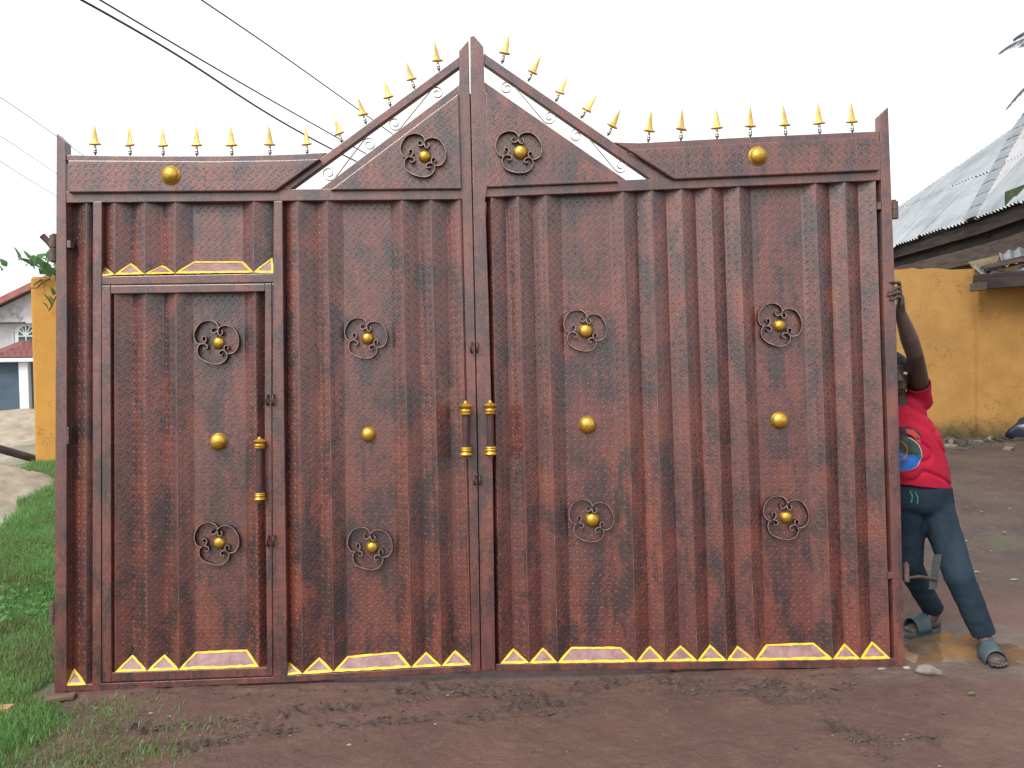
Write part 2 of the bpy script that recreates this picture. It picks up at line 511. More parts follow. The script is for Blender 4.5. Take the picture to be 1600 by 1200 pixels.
# crumbs of wet mud broken out along the ruts
M['clod'] = noisy('mud_clod', (0.060, 0.036, 0.030), (0.092, 0.060, 0.050), 30, 0.7, 0.4, 120)
cl_ = MB(); rgc = random.Random(3)
ico = bmesh.new(); bmesh.ops.create_icosphere(ico, subdivisions=1, radius=1)
iv = [tuple(v_.co) for v_ in ico.verts]; if_ = [tuple(v_.index for v_ in f_.verts) for f_ in ico.faces]; ico.free()
cx_, cy_ = [], []
for r in RUT:
    for a, b_ in zip(r[:-1], r[1:]):
        L_ = math.hypot(b_[0] - a[0], b_[1] - a[1])
        for i in range(int(L_ * 260)):
            t_ = rgc.random()
            cx_.append(a[0] + (b_[0] - a[0]) * t_ + rgc.gauss(0, .035)); cy_.append(a[1] + (b_[1] - a[1]) * t_ + rgc.gauss(0, .026))
for i in range(260): cx_.append(rgc.uniform(-2.1, 1.95)); cy_.append(-.06 - abs(rgc.gauss(0, .03)))
for i in range(200): cx_.append(rgc.uniform(-2.0, 2.4)); cy_.append(rgc.uniform(-1.0, -.1))
cz_ = gz(np.array(cx_), np.array(cy_))
dens = fbm(np.array(cx_) * 6, np.array(cy_) * 10, 3, 141)
for x, y, z, dn in zip(cx_, cy_, cz_, dens):
    if dn < .42 or y > -.05: continue
    s_ = .0025 + .009 * rgc.random() ** 2.4
    sx, sy, sz = s_ * rgc.uniform(.8, 2.0), s_ * rgc.uniform(.7, 1.2), s_ * rgc.uniform(.4, .8)
    a = rgc.uniform(-.6, .6); ca, sa = cos(a), sin(a)
    vv = []
    for p in iv:
        f_ = rgc.uniform(.65, 1.2)
        px_, py_ = p[0] * sx * f_, p[1] * sy * f_
        vv.append((x + px_ * ca - py_ * sa, y + px_ * sa + py_ * ca, z + p[2] * sz * f_ + sz * .2))
    cl_.add(vv, if_)
tag(cl_.build('mud_clods', M['clod']), 'crumbs of dark mud broken out along the ruts before the gate', 'mud', kind='stuff')

# puddles: water lying in the two hollows
mt, nt, b = mat('muddy_water', (0.20, 0.105, 0.040), 0.06, 0, 0.5)
k = NT(nt); v = k.coords()
k.l(k.mix(k.ramp(k.noise(v, 5, 4, 0.6), [(0.4, 0), (0.6, 1)]), (0.18, 0.098, 0.042), (0.10, 0.068, 0.050)), b.inputs['Base Color'])
k.bump(k.noise(v, 14, 2, 0.5), b, 0.03, 0.01)
M['water'] = mt
def puddle(cx, cy, rx, ry, label):
    n = 60; vs_ = [(cx, cy)]
    for i in range(n):
        a = 2 * pi * i / n
        vs_.append((cx + cos(a) * rx, cy + sin(a) * ry))
    z = float(ground_base(cx, cy)) - 0.030 + 0.012
    o = MB().add([(x, y, z) for x, y in vs_], [(0, i + 1, (i + 1) % n + 1) for i in range(n)]).build('puddle', M['water'])
    tag(o, kind='structure'); o['label'] = label
puddle(PUD[0], PUD[1], 0.62, 0.34, 'shallow orange brown puddle by the sandalled foot')
puddle(PUD[0] + 0.62, PUD[1] - 0.42, 0.48, 0.27, 'grey puddle at the right edge of the mud')

# ------------------------------------------------------------------ gate leaves
GATE_ROT = (-LEAN, 0, 0)
def leaf_root(px, py, label):
    u, v = g(px, py)
    o = empty('gate_leaf', tuple(gworld(u, 0, v)), GATE_ROT, label, 'gate', 'pair of gate leaves')
    o['_o'] = (u, v)
    return o, (-u, 0, -v)
LEFT, LOFF = leaf_root(410, 1072, 'left leaf of the brown metal gate, with the small wicket door in it')
RIGHT, ROFF = leaf_root(1090, 1046, 'right leaf of the brown metal gate, one wide ribbed panel without a door')
del LEFT['_o']; del RIGHT['_o']

def prism(poly, n0, n1):
    return MB().hexa([gl(x, y, n0) for x, y in poly], [(g(x, y, n0)[0], -n1, g(x, y, n0)[1]) for x, y in poly])
def bar(name, poly, n0, n1, parent, off, mt='paint_bar', bv=0.0035):
    o = prism(poly, n0, n1).build(name, M[mt], parent, off)
    return bevel(o, bv)

R_, V_ = -0.006, -0.050           # ridge and valley depth of the folded sheet
def lin(a, b, x):
    return a[1] + (b[1] - a[1]) * (x - a[0]) / (b[0] - a[0])
TREAD_V, TREAD_F = {}, {}
def folded_sheet(name, folds, top, bot, parent, off, thick=0.003):
    """folds: (x at top, x at bottom, depth); top/bot: two pixel points of the line where it ends"""
    prof = []
    for xt, xb, n in folds:
        pt = np.array(gl(xt, lin(*top, xt), n)); pb = np.array(gl(xb, lin(*bot, xb), n))
        prof.append((pt, pb))
    mb = MB()
    n = len(prof)
    vs_ = [tuple(p[0]) for p in prof] + [tuple(p[1]) for p in prof]
    mb.add(vs_, [(i, i + 1, n + i + 1, n + i) for i in range(n - 1)])
    o = mb.build(name, M['paint'], parent, off)
    sd = o.modifiers.new('solid', 'SOLIDIFY'); sd.thickness = thick; sd.offset = 1
    # keep the outer face where it is, thicken to the back
    me = o.data
    if sum(p.normal.y for p in me.polygons) > 0: me.flip_normals()
    sd.offset = -1
    bevel(o, 0.0045, 3, 12)
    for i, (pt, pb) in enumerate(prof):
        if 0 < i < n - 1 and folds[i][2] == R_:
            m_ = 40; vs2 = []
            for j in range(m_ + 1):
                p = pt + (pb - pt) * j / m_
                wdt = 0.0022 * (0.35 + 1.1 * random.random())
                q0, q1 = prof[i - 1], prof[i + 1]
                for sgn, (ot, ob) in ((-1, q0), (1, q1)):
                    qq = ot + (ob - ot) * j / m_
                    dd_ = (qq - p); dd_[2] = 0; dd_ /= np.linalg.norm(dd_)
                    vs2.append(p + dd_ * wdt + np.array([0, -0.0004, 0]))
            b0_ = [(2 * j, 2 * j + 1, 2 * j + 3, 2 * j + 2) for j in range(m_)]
            MB().add(vs2, b0_).build('ridge_highlight_strip', M['ridge_highlight'], o)  # pale strip painting the highlight along this ridge
    # raised tread marks along the unfolded sheet
    s = [0.0]
    for i in range(n - 1):
        a = (prof[i][0] + prof[i][1]) / 2; c = (prof[i + 1][0] + prof[i + 1][1]) / 2
        s.append(s[-1] + math.hypot(c[0] - a[0], c[1] - a[1]))
    v0 = min(p[1][2] for p in prof); v1 = max(p[0][2] for p in prof)
    tv, tf = [], []
    ds, dv = 0.0375, 0.0400
    def at(si, vv):
        i = 0
        while i < n - 2 and si > s[i + 1]: i += 1
        t = (si - s[i]) / (s[i + 1] - s[i])
        def on(line):
            w = (vv - line[1][2]) / (line[0][2] - line[1][2])
            return line[1] + (line[0] - line[1]) * w
        A, B = on(prof[i]), on(prof[i + 1])
        q = A + (B - A) * t; q[2] = vv
        d = B - A; nn = np.array([-d[1], d[0], 0]); nn /= np.linalg.norm(nn) + 1e-12
        if nn[1] > 0: nn = -nn
        return q, nn
    ph = random.random() * ds
    for r in range(int((v1 - v0) / dv * 2) + 2):
        for c in range(int(s[-1] / ds) + 2):
            odd = r % 2
            sc = ph + (c + 0.5 * odd) * ds + random.uniform(-.0015, .0015); vc = v0 + 0.012 + r * dv / 2
            ang = radians(42) if odd else radians(180 - 42)
            L, W = 0.0170, 0.0031
            if sc - 0.012 < 0 or sc + 0.012 > s[-1]: continue
            # skip marks lying across a fold
            if any(abs(sc - sf) < 0.0065 for sf in s[1:-1]): continue
            tl = v0; q0, _ = at(sc, vc)
            i = max(j for j in range(n - 1) if s[j] <= sc); t = (sc - s[i]) / (s[i + 1] - s[i])
            vt = prof[i][0][2] * (1 - t) + prof[i + 1][0][2] * t; vb = prof[i][1][2] * (1 - t) + prof[i + 1][1][2] * t
            if vc > vt - 0.014 or vc < vb + 0.014: continue
            ca, sa = cos(ang), sin(ang)
            bow = 0.0040
            ring = []
            for (al, ac, h) in ((-L, -bow, 0), (0, W + bow * .6, 0), (L, -bow, 0), (0, -W + bow * .6, 0), (-L * .62, -bow * .25, .0016), (0, bow * .6, .0023), (L * .62, -bow * .25, .0016)):
                if not odd: ac = -ac
                q, nn = at(sc + al * ca - ac * sa, vc + al * sa + ac * ca)
                ring.append(q + nn * (h + 0.0003))
            b0 = len(tv)
            tv += ring
            tf += [(b0, b0 + 1, b0 + 5), (b0, b0 + 5, b0 + 4), (b0 + 1, b0 + 2, b0 + 6), (b0 + 1, b0 + 6, b0 + 5),
                   (b0 + 2, b0 + 3, b0 + 5), (b0 + 2, b0 + 5, b0 + 6), (b0 + 3, b0, b0 + 4), (b0 + 3, b0 + 4, b0 + 5)]
    if tv:
        t_ = np_mesh('tread_pattern', tv, tf, M['paint_mark'], o)
        bm = bmesh.new(); bm.from_mesh(t_.data); bmesh.ops.recalc_face_normals(bm, faces=bm.faces)
        bm.to_mesh(t_.data); bm.free()
        smooth(t_)
        tag(t_, kind='stuff')
    return o
def flat_tread(poly, n, parent, loc=None):
    pts = [g(x, y, n) for x, y in poly]
    def inside(x, y, mg=0.017):
        c = False; j = len(pts) - 1; dm = 9
        for i in range(len(pts)):
            (x1, y1), (x2, y2) = pts[i], pts[j]
            if (y1 > y) != (y2 > y) and x < (x2 - x1) * (y - y1) / (y2 - y1) + x1: c = not c
            dx, dy = x2 - x1, y2 - y1
            t = max(0, min(1, ((x - x1) * dx + (y - y1) * dy) / (dx * dx + dy * dy)))
            dm = min(dm, math.hypot(x - x1 - t * dx, y - y1 - t * dy)); j = i
        return c and dm > mg
    us = [p[0] for p in pts]; vv = [p[1] for p in pts]
    tv, tf = [], []
    ds, dv = 0.0375, 0.04
    for r in range(int((max(vv) - min(vv)) / dv * 2) + 2):
        for c in range(int((max(us) - min(us)) / ds) + 2):
            odd = r % 2
            x = min(us) + (c + .5 * odd) * ds; y = min(vv) + r * dv / 2
            if not inside(x, y): continue
            ang = radians(42) if odd else radians(138)
            ca, sa = cos(ang), sin(ang); L, W, bow = .017, .0031, .004
            b0 = len(tv)
            for (al, ac, h) in ((-L, -bow, 0), (0, W + bow * .6, 0), (L, -bow, 0), (0, -W + bow * .6, 0), (-L * .62, -bow * .25, .0016), (0, bow * .6, .0023), (L * .62, -bow * .25, .0016)):
                if not odd: ac = -ac
                tv.append((x + al * ca - ac * sa, -(n + h + .0003), y + al * sa + ac * ca))
            tf += [(b0, b0 + 1, b0 + 5), (b0, b0 + 5, b0 + 4), (b0 + 1, b0 + 2, b0 + 6), (b0 + 1, b0 + 6, b0 + 5),
                   (b0 + 2, b0 + 3, b0 + 5), (b0 + 2, b0 + 5, b0 + 6), (b0 + 3, b0, b0 + 4), (b0 + 3, b0 + 4, b0 + 5)]
    t_ = np_mesh('tread_pattern', tv, tf, M['paint_mark'], parent, loc)
    bm = bmesh.new(); bm.from_mesh(t_.data); bmesh.ops.recalc_face_normals(bm, faces=bm.faces)
    bm.to_mesh(t_.data); bm.free(); smooth(t_); tag(t_, kind='stuff')

def facet(base, tops, parent, off):
    """inclined plate closing a fold at the foot of the sheet: base = two px points on the ridges, tops = px points in the valley"""
    pts = [np.array(gl(*base[0], R_ + 0.001))] + [np.array(gl(*t, V_ + 0.002)) for t in tops] + [np.array(gl(*base[1], R_ + 0.001))]
    o = MB().add(pts, [tuple(range(len(pts)))]).build('foot_plate', M['facet'], parent, off)
    if o.data.polygons[0].normal.y > 0: o.data.flip_normals()
    nn = np.array(o.data.polygons[0].normal)
    # hand-painted yellow outline, a little uneven
    n = len(pts); cen = sum(pts) / n
    outer, inner = [], []
    for i in range(n):
        a, c = pts[i], pts[(i + 1) % n]
        L = np.linalg.norm(c - a); steps = max(2, int(L / 0.022))
        d = (c - a) / L
        inw = np.cross(nn, d)
        if inw @ (cen - a) < 0: inw = -inw
        w = 0.0096 if i < n - 1 else 0.0118
        prv, nxt = pts[i - 1], pts[(i + 2) % n]
        def corner(p, e1, e2):       # half-angle inset at a corner
            e1 = e1 / np.linalg.norm(e1); e2 = e2 / np.linalg.norm(e2)
            bis = e1 + e2; bis /= np.linalg.norm(bis) + 1e-9
            return bis / max(0.30, sqrt(max(0, (1 - e1 @ e2) / 2)))
        ca = corner(a, prv - a, c - a); cc = corner(c, a - c, nxt - c)
        for j in range(steps):
            t = j / steps
            p = a + (c - a) * t
            if j == 0: off_ = ca * w
            else: off_ = inw * w * random.uniform(0.72, 1.2)
            lo = (a + ca * w - a) @ d; hi = (c + cc * w - a) @ d
            q = p + off_
            if j > 0:
                tt = min(max((q - a) @ d, lo), hi)
                q = q + d * (tt - (q - a) @ d)
            outer.append(p - inw * random.uniform(0.0, 0.003) * (0 if j == 0 else 1)); inner.append(q)
    m_ = len(outer)
    vs_ = [p + nn * 0.0022 for p in outer] + [p + nn * 0.0022 for p in inner] + [p + nn * 0.0 for p in outer]
    y = MB().add(vs_, [(i, (i + 1) % m_, m_ + (i + 1) % m_, m_ + i) for i in range(m_)] +
                 [(i, (i + 1) % m_, 2 * m_ + (i + 1) % m_, 2 * m_ + i) for i in range(m_)]).build('painted_outline', M['yellow'], o)
    if y.data.polygons[0].normal.y > 0: y.data.flip_normals()
    return o

# ---- decorative pieces shared by both leaves
def catmull(pts, sub=5):
    pts = [np.array(p, float) for p in pts]
    P = [2 * pts[0] - pts[1]] + pts + [2 * pts[-1] - pts[-2]]
    out = []
    for i in range(1, len(P) - 2):
        for j in range(sub):
            t = j / sub
            out.append(0.5 * (2 * P[i] + (P[i + 1] - P[i - 1]) * t + (2 * P[i - 1] - 5 * P[i] + 4 * P[i + 1] - P[i + 2]) * t * t + (3 * P[i] - P[i - 1] - 3 * P[i + 1] + P[i + 2]) * t ** 3))
    return out + [pts[-1]]
def rosette_mesh():
    """three unequal C-scrolls of bent flat bar, ends rolled inwards (millimetres from the boss)"""
    sc = (
        [(238, 505), (228, 462), (258, 430), (298, 448), (306, 500), (275, 555), (205, 580), (130, 560), (85, 490), (72, 400), (100, 300), (170, 200), (270, 142), (380, 132), (470, 158), (525, 215),
         (543, 290), (515, 340), (465, 370), (420, 355), (405, 315), (425, 280), (462, 282)],
        [(603, 322), (622, 370), (585, 418), (545, 400), (532, 345), (545, 288), (590, 245), (680, 228), (770, 248), (850, 310), (910, 420), (932, 540), (915, 640), (870, 720), (800, 762), (710, 765),
         (665, 720), (648, 660), (670, 618), (715, 615), (735, 655), (715, 695)],
        [(245, 652), (275, 680), (320, 665), (330, 620), (290, 584), (220, 577), (160, 612), (135, 690), (150, 790), (220, 870), (330, 930), (450, 968), (560, 965), (650, 920), (705, 835), (700, 765),
         (660, 718), (600, 708), (555, 735), (550, 780), (580, 802), (620, 790)])
    mb = MB()
    for c in sc:
        pts = catmull([((x - 523) * 0.0002605, (560 - y) * 0.0002605) for x, y in c])
        mb.strip([tuple(p) for p in pts], 0.0, -0.024, 0.0036, 1)
    return mb.mesh('rosette', [M['scroll_shade_side'], M['scroll']])
ROS = rosette_mesh()
def boss_mesh(r, flange=1.0):
    prof = [(r * 1.06 * flange, 0.0), (r * 1.06 * flange, 0.003), (r * 0.97, 0.0045)]
    for i in range(1, 9):
        a = pi / 2 * i / 8
        prof.append((r * 0.96 * cos(a) + 0.0004, 0.0045 + r * 0.72 * sin(a)))
    me = MB().lathe(prof, 28, axis='Y').mesh('boss', M['gold'])
    for p in me.polygons: p.use_smooth = True
    return me
BOSS = {r: boss_mesh(r) for r in (0.030, 0.036, 0.042)}
BOSS_F = boss_mesh(0.040, 1.14)
def rosette(px, py, n, parent, off, rot, r=0.030, sc=1.0, sibling=False):
    u, v = g(px, py, n)
    o = inst('rosette', ROS, parent, (u + off[0], -n, v + off[2]), (0, -rot, 0), (sc, 1, sc))
    if sibling: boss(px, py, n, parent, off, r)
    else:
        b_ = inst('boss', BOSS[r], o, (0, 0, 0), (0, rot + random.uniform(-.3, .3), 0), (1 / sc, 1, 1 / sc))
def boss(px, py, n, parent, off, r):
    u, v = g(px, py, n)
    me = BOSS_F if r == 'f' else BOSS[r]
    inst('boss', me, parent, (u + off[0], -n, v + off[2]), (0, random.uniform(0, 6), 0))

spear_head = MB().lathe([(0.005, 0.0), (0.006, 0.012), (0.0075, 0.018), (0.029, 0.0180), (0.032, 0.0215), (0.0265, 0.0260), (0.0178, 0.033), (0.0152, 0.045), (0.0126, 0.062),
                         (0.0092, 0.085), (0.0050, 0.107), (0.0007, 0.124)], 14, sy=0.36).mesh('spear_head', M['gold_pale'])
spear_stem = MB().lathe([(0.0045, -0.004), (0.0045, 0.004), (0.0100, 0.007), (0.0100, 0.011), (0.0060, 0.014), (0.0090, 0.017), (0.0090, 0.023),
                         (0.0070, 0.027), (0.0070, 0.036)], 10).mesh('spear', M['steel'])
for me in (spear_head, spear_stem):
    for p in me.polygons: p.use_smooth = True
def spear(tip, base, n, parent, off):
    (u0, v0), (u1, v1) = g(*base, n), g(*tip, n)
    L = math.hypot(u1 - u0, v1 - v0); a = atan2(u1 - u0, v1 - v0)
    s_ = L / 0.151
    o = inst('spear', spear_stem, parent, (u0 + off[0], -n, v0 + off[2]), (random.uniform(-.05, .05), a, 0), (s_, s_, s_))
    inst('spear_head', spear_head, o, (0, 0, 0.031), (0, 0, random.uniform(-.35, .35)))

def s_scroll(c1, r1, c2, r2, sgn, n, parent, off):
    """thin S-scroll between two spiral eyes (px centres, px radii)"""
    a, c = np.array(g(*c1, n)), np.array(g(*c2, n))
    k_ = (g(810, 200, n)[0] - g(800, 200, n)[0]) / 10
    r1 *= k_; r2 *= k_
    d = c - a; L = np.linalg.norm(d); d /= L
    nr = np.array([-d[1], d[0]]) * sgn
    # line tangent to opposite sides of the two eyes
    sa = min(0.9, (r1 + r2) / L); ca_ = sqrt(1 - sa * sa)
    tdir = d * ca_ - nr * sa
    tn = nr * ca_ + d * sa
    p1, p2 = a + tn * r1, c - tn * r2
    def spiral(cen, start, r, direction):
        out = []; b0 = atan2(*(start - cen)[::-1]); N_ = 40
        for i in range(1, N_ + 1):
            t = i / N_
            ang = b0 + direction * t * 2 * pi * 1.35
            rr = r * (1 - 0.72 * t ** 0.9)
            out.append(cen + rr * np.array([cos(ang), sin(ang)]))
        return out
    crs = lambda p, q: p[0] * q[1] - p[1] * q[0]
    dir1 = 1 if crs(tn, -tdir) > 0 else -1
    dir2 = 1 if crs(-tn, tdir) > 0 else -1
    pts = spiral(a, p1, r1, dir1)[::-1] + [p1 + (p2 - p1) * t for t in np.linspace(0, 1, 10)] + spiral(c, p2, r2, dir2)
    MB().strip([tuple(p) for p in pts], -n - 0.006, -n + 0.006, 0.0022).build('scroll', M['scroll_thin'], parent, off)

def hinge_barrel(px, y0, y1, r, n, parent, off, name='hinge'):
    u0, v0 = g(px, y1, n); u1, v1 = g(px, y0, n)
    h = v1 - v0
    prof = [(0.001, 0), (r, 0.001), (r, h * .46), (r * .86, h * .475), (r * .86, h * .525), (r, h * .54), (r, h - .001), (r * .55, h), (r * .55, h + .008), (.001, h + .010)]
    o = MB().lathe(prof, 14, c=(u0, -n, v0)).build(name, M['rust'], parent, off)
    smooth(o, 40)
    return o
def handle_mesh(part, L, r):
    pass

def loops(px, py, parent, off, n=0.0, sc=1.0):
    """a pair of welded padlock eyes"""
    u, v = g(px, py, n)
    mb = MB()
    for s_ in (-1, 1):
        pts = []
        for i in range(15):
            a = -pi * .62 + pi * 1.24 * i / 14
            pts.append((u + s_ * 0.0125 * sc + 0.004 * s_ * cos(a), -n - 0.018 * cos(a) * sc - 0.003, v + 0.024 * sin(a) * sc))
        mb.tube(pts, 0.0058 * sc, 8)
    o = mb.build('padlock_eye', M['dark_iron'], parent, off)
    smooth(o, 50)
    return o
def pull_handle(px, ytop, ybot, parent, off, r, cap, n=0.046):
    (u0, vb), (u1, vt) = g(px, ybot, n), g(px, ytop, n)
    h = vt - vb
    mb = MB().lathe([(r, cap * .8), (r * 1.02, cap), (r * 1.02, h - cap), (r, h - cap * .8)], 16, c=(u0, -n, vb))
    for vz in (cap * 1.0, h - cap * 1.0):
        mb.tube([(u0, -n, vb + vz), (u0, 0.012, vb + vz)], r * .55, 8)
    o = mb.build('pull_handle', M['dark_iron_brown'], parent, off)
    smooth(o, 40)
    R = r * 1.0
    prof = [(R * .9, 0), (R * 1.62, 0.001), (R * 1.70, cap * .10), (R * 1.45, cap * .16), (R * 1.68, cap * .22), (R * 1.68, cap * .34), (R * 1.45, cap * .40),
            (R * 1.55, cap * .47), (R * 2.0, cap * .55), (R * 2.05, cap * .62), (R * 1.6, cap * .70), (R * 1.1, cap * .76), (R * .62, cap * .82), (R * .50, cap * .92), (R * .12, cap * 1.02)]
    for sg in (1, -1):
        z0 = vb + (h - cap if sg > 0 else cap)
        c_ = MB().lathe([(a, sg * z) for a, z in (prof if sg > 0 else [(a * (.92 if z > cap * .5 else 1), z * .86) for a, z in prof])], 18, c=(u0, -n, z0)).build('gold_cap', M['gold'], o)
        smooth(c_, 55)
    return o
M['dark_iron_brown'] = noisy('brown_tube', (0.085, 0.035, 0.030), (0.045, 0.026, 0.028), 30, 0.36, 0.15, 100)

# ---- left leaf
L, o_ = LEFT, LOFF
bar('stile', [(84.5, 1082), (103.5, 1081), (104.5, 500), (102.5, 222), (88, 208), (87, 500)], 0.0, -0.052, L, o_)
bar('top_rail', [(102, 241.5), (170, 243), (250, 243.5), (337, 243.5), (420, 242), (470, 240.3), (510, 238), (500, 250), (430, 252), (337, 253), (250, 253), (102, 251)], -0.006, -0.048, L, o_)
bar('rail', [(102.5, 299), (722, 292.5), (723, 311.5), (103, 317)], -0.003, -0.052, L, o_)
bar('rafter', [(431.5, 300.5), (448, 300), (717.8, 104), (717.8, 88), (498, 249)], -0.006, -0.046, L, o_)
bar('gable_bar', [(494, 299.5), (718.8, 131), (720, 150), (520, 299.5)], -0.009, -0.046, L, o_)
TP = [(105.5, 250), (337, 251.5), (430, 250), (500.5, 248), (430, 298.2), (105.5, 300.8)]
pl = bar('top_panel', TP, 0.020, -0.014, L, o_, 'paint_top', 0.006); flat_tread(TP, 0.020, pl)
TP = [(515.5, 297), (716.5, 145.5), (721, 295.2)]
pl = bar('gable_panel', TP, 0.016, -0.014, L, o_, 'paint_top', 0.006); flat_tread(TP, 0.016, pl)
bar('meeting_stile', [(717, 79), (731.6, 62), (733.2, 140), (734.4, 150), (741.5, 487), (746.2, 730), (751, 1050), (738, 1051), (730, 640), (722.6, 316), (718.8, 297), (715.5, 142), (717.5, 126)], 0.0, -0.05, L, o_)
bar('stile', [(145, 315), (159, 314.5), (158, 700), (158.2, 1069), (144, 1070), (144.5, 700)], -0.001, -0.05, L, o_)
bar('stile', [(427.5, 314), (441, 313.5), (444, 650), (448.8, 1056.5), (426.2, 1058.5), (424.8, 650), (426.5, 445)], -0.001, -0.05, L, o_)
bar('lintel', [(158.8, 432), (427.8, 427), (427.8, 441), (158.8, 445)], -0.004, -0.05, L, o_)
bar('bottom_rail', [(103, 1070.5), (158, 1068), (425, 1057.5), (449, 1055.5), (738.5, 1039.5), (738.5, 1050.5), (450, 1066.5), (103, 1081)], -0.004, -0.056, L, o_)
top1 = ((103, 313), (722, 308.5))
folded_sheet('sheet', [(103.5, 103.5, R_), (117, 116, V_), (135, 134, R_), (146, 145.5, -0.03)], top1, ((103, 1072), (146, 1069.5)), L, o_)
facet([(103.5, 1071), (134.5, 1069.5)], [(116.5, 1044)], L, o_)
folded_sheet('sheet', [(156, 156, V_), (179, 179, R_), (205, 205, V_), (226, 226, R_), (254, 254, V_), (274, 274, R_), (302, 303, V_), (379, 380, V_), (396, 396, R_), (430, 431, V_)],
             top1, ((158, 433), (428, 428)), L, o_)
for bs, tp in (([(159.5, 431.5), (179, 429.5)], [(162, 413)]), ([(179, 429.5), (226, 428.5)], [(205, 411.5)]), ([(226, 428.5), (274, 427.5)], [(254, 415)]),
               ([(274, 427.5), (396, 426)], [(303, 409), (380, 409)]), ([(396, 426), (427.5, 427)], [(425.5, 401)])):
    facet(bs, tp, L, o_)
folded_sheet('sheet', [(441, 449, V_), (465, 472.8, R_), (492, 499, V_), (511, 521.5, R_), (536, 542.6, V_), (610, 622, V_), (628, 643, R_), (653, 665.7, V_), (673, 690, R_), (698, 711.3, V_), (718, 735.5, R_), (727, 743, -0.02)],
             top1, ((449, 1056), (735, 1040)), L, o_)
for bs, tp in (([(449, 1055), (472.8, 1053)], [(450.5, 1033)]), ([(472.8, 1053), (521.5, 1050)], [(499, 1027)]), ([(521.5, 1050), (643, 1043)], [(542.6, 1025.6), (622, 1018.7)]),
               ([(643, 1043), (690, 1041)], [(665.7, 1018.7)]), ([(690, 1041), (735.5, 1039)], [(711.3, 1016)])):
    facet(bs, tp, L, o_)
# wicket door
u_, v_ = g(292, 1066)
DOOR = folded_sheet('wicket_door', [(172, 173, V_), (179, 180, R_), (207.5, 207.4, V_), (227, 230, R_), (256, 257.6, V_), (275, 279.5, R_), (302, 305.5, V_), (382, 386.5, V_), (398.5, 404.5, R_), (416, 421, V_)],
                    ((172, 455), (414, 451.5)), ((173, 1051), (418, 1043)), L, o_)
DOOR['label'] = 'small wicket door of ribbed brown plate'
z3 = (0, 0, 0)
bar('door_stile', [(158.8, 446.2), (172.5, 446), (173.8, 1066), (159.6, 1067)], 0.004, -0.045, DOOR, z3)
bar('door_rail', [(172.7, 446.2), (414, 443), (414, 455.4), (172.7, 459)], 0.003, -0.045, DOOR, z3)
bar('door_stile', [(414, 443), (424, 442.6), (424.3, 650), (425.6, 1056), (417.2, 1057), (413.4, 650)], 0.004, -0.045, DOOR, z3)
bar('door_rail', [(173.8, 1051), (417.4, 1042.6), (417.4, 1056.6), (173.8, 1065.4)], 0.003, -0.05, DOOR, z3)
for bs, tp in (([(180, 1050.5), (230, 1048.5)], [(207.4, 1023)]), ([(230, 1048.5), (279.5, 1046.5)], [(257.6, 1022.5)]), ([(279.5, 1046.5), (404.5, 1041.7)], [(305.5, 1018.7), (386.5, 1015)])):
    facet(bs, tp, DOOR, z3)
rosette(342.5, 536, V_ + .001, DOOR, z3, radians(0), 0.030, 1.0, True)
boss(341.5, 690, V_ + .001, DOOR, z3, 0.042)
rosette(343.5, 848, V_ + .001, DOOR, z3, radians(6), 0.030, 0.98, True)
ph_ = pull_handle(406, 682, 789, DOOR, z3, 0.0155, 0.060, 0.034)
loops(423, 625, DOOR, z3, 0.004); loops(424, 845, DOOR, z3, 0.004)
# fittings of the left leaf
boss(267, 274, 0.020, L, o_, 'f')
rosette(664, 245, 0.016, L, o_, radians(2), 0.030, 1.0)
rosette(575, 529, V_ + .001, L, o_, radians(4), 0.030, 0.94)
boss(576, 679, V_ + .001, L, o_, 0.036)
rosette(582, 855, V_ + .001, L, o_, radians(8), 0.030, 0.98)
pull_handle(728.5, 626, 721, L, o_, 0.0175, 0.070)
for tip, base in (((148, 196), (149, 241)), ((202, 198), (203.5, 242.5)), ((254.5, 199), (255, 243)), ((307, 197), (307.5, 243)), ((360, 197), (362.5, 243)), ((420, 197), (422, 241.5)), ((477, 198), (480, 240)),
                  ((523, 183), (534, 222)), ((559.5, 153), (572, 193)), ((601, 125), (610, 166)), ((635, 98), (647.5, 138)), ((679, 67), (686, 110))):
    spear(tip, base, -0.022, L, o_)
s_scroll((683, 146), 10.5, (617, 193), 11.5, -1, -0.025, L, o_)
s_scroll((577, 226), 11, (514, 271), 12, -1, -0.025, L, o_)
hb = hinge_barrel(84.5, 368, 409, 0.022, -0.046, L, o_)
a, c = gl(83, 388, -0.046), gl(66, 368, -0.046)
smooth(MB().tube([a, ((a[0] + c[0]) / 2, a[1] + .01, (a[2] + c[2]) / 2), c], [0.014, 0.0145, 0.0155], 12).build('hinge_pin', M['dark_iron'], hb), 40)
hinge_barrel(83, 943, 976, 0.016, -0.03, L, o_)
bar('hinge_tab', [(104.2, 376), (110, 376), (110, 387), (104.2, 387)], 0.004, -0.04, L, o_, 'paint_bar', .002)
bar('hinge_tab', [(103.6, 668), (107, 668), (107, 694), (103.6, 694)], 0.004, -0.04, L, o_, 'paint_bar', .002)

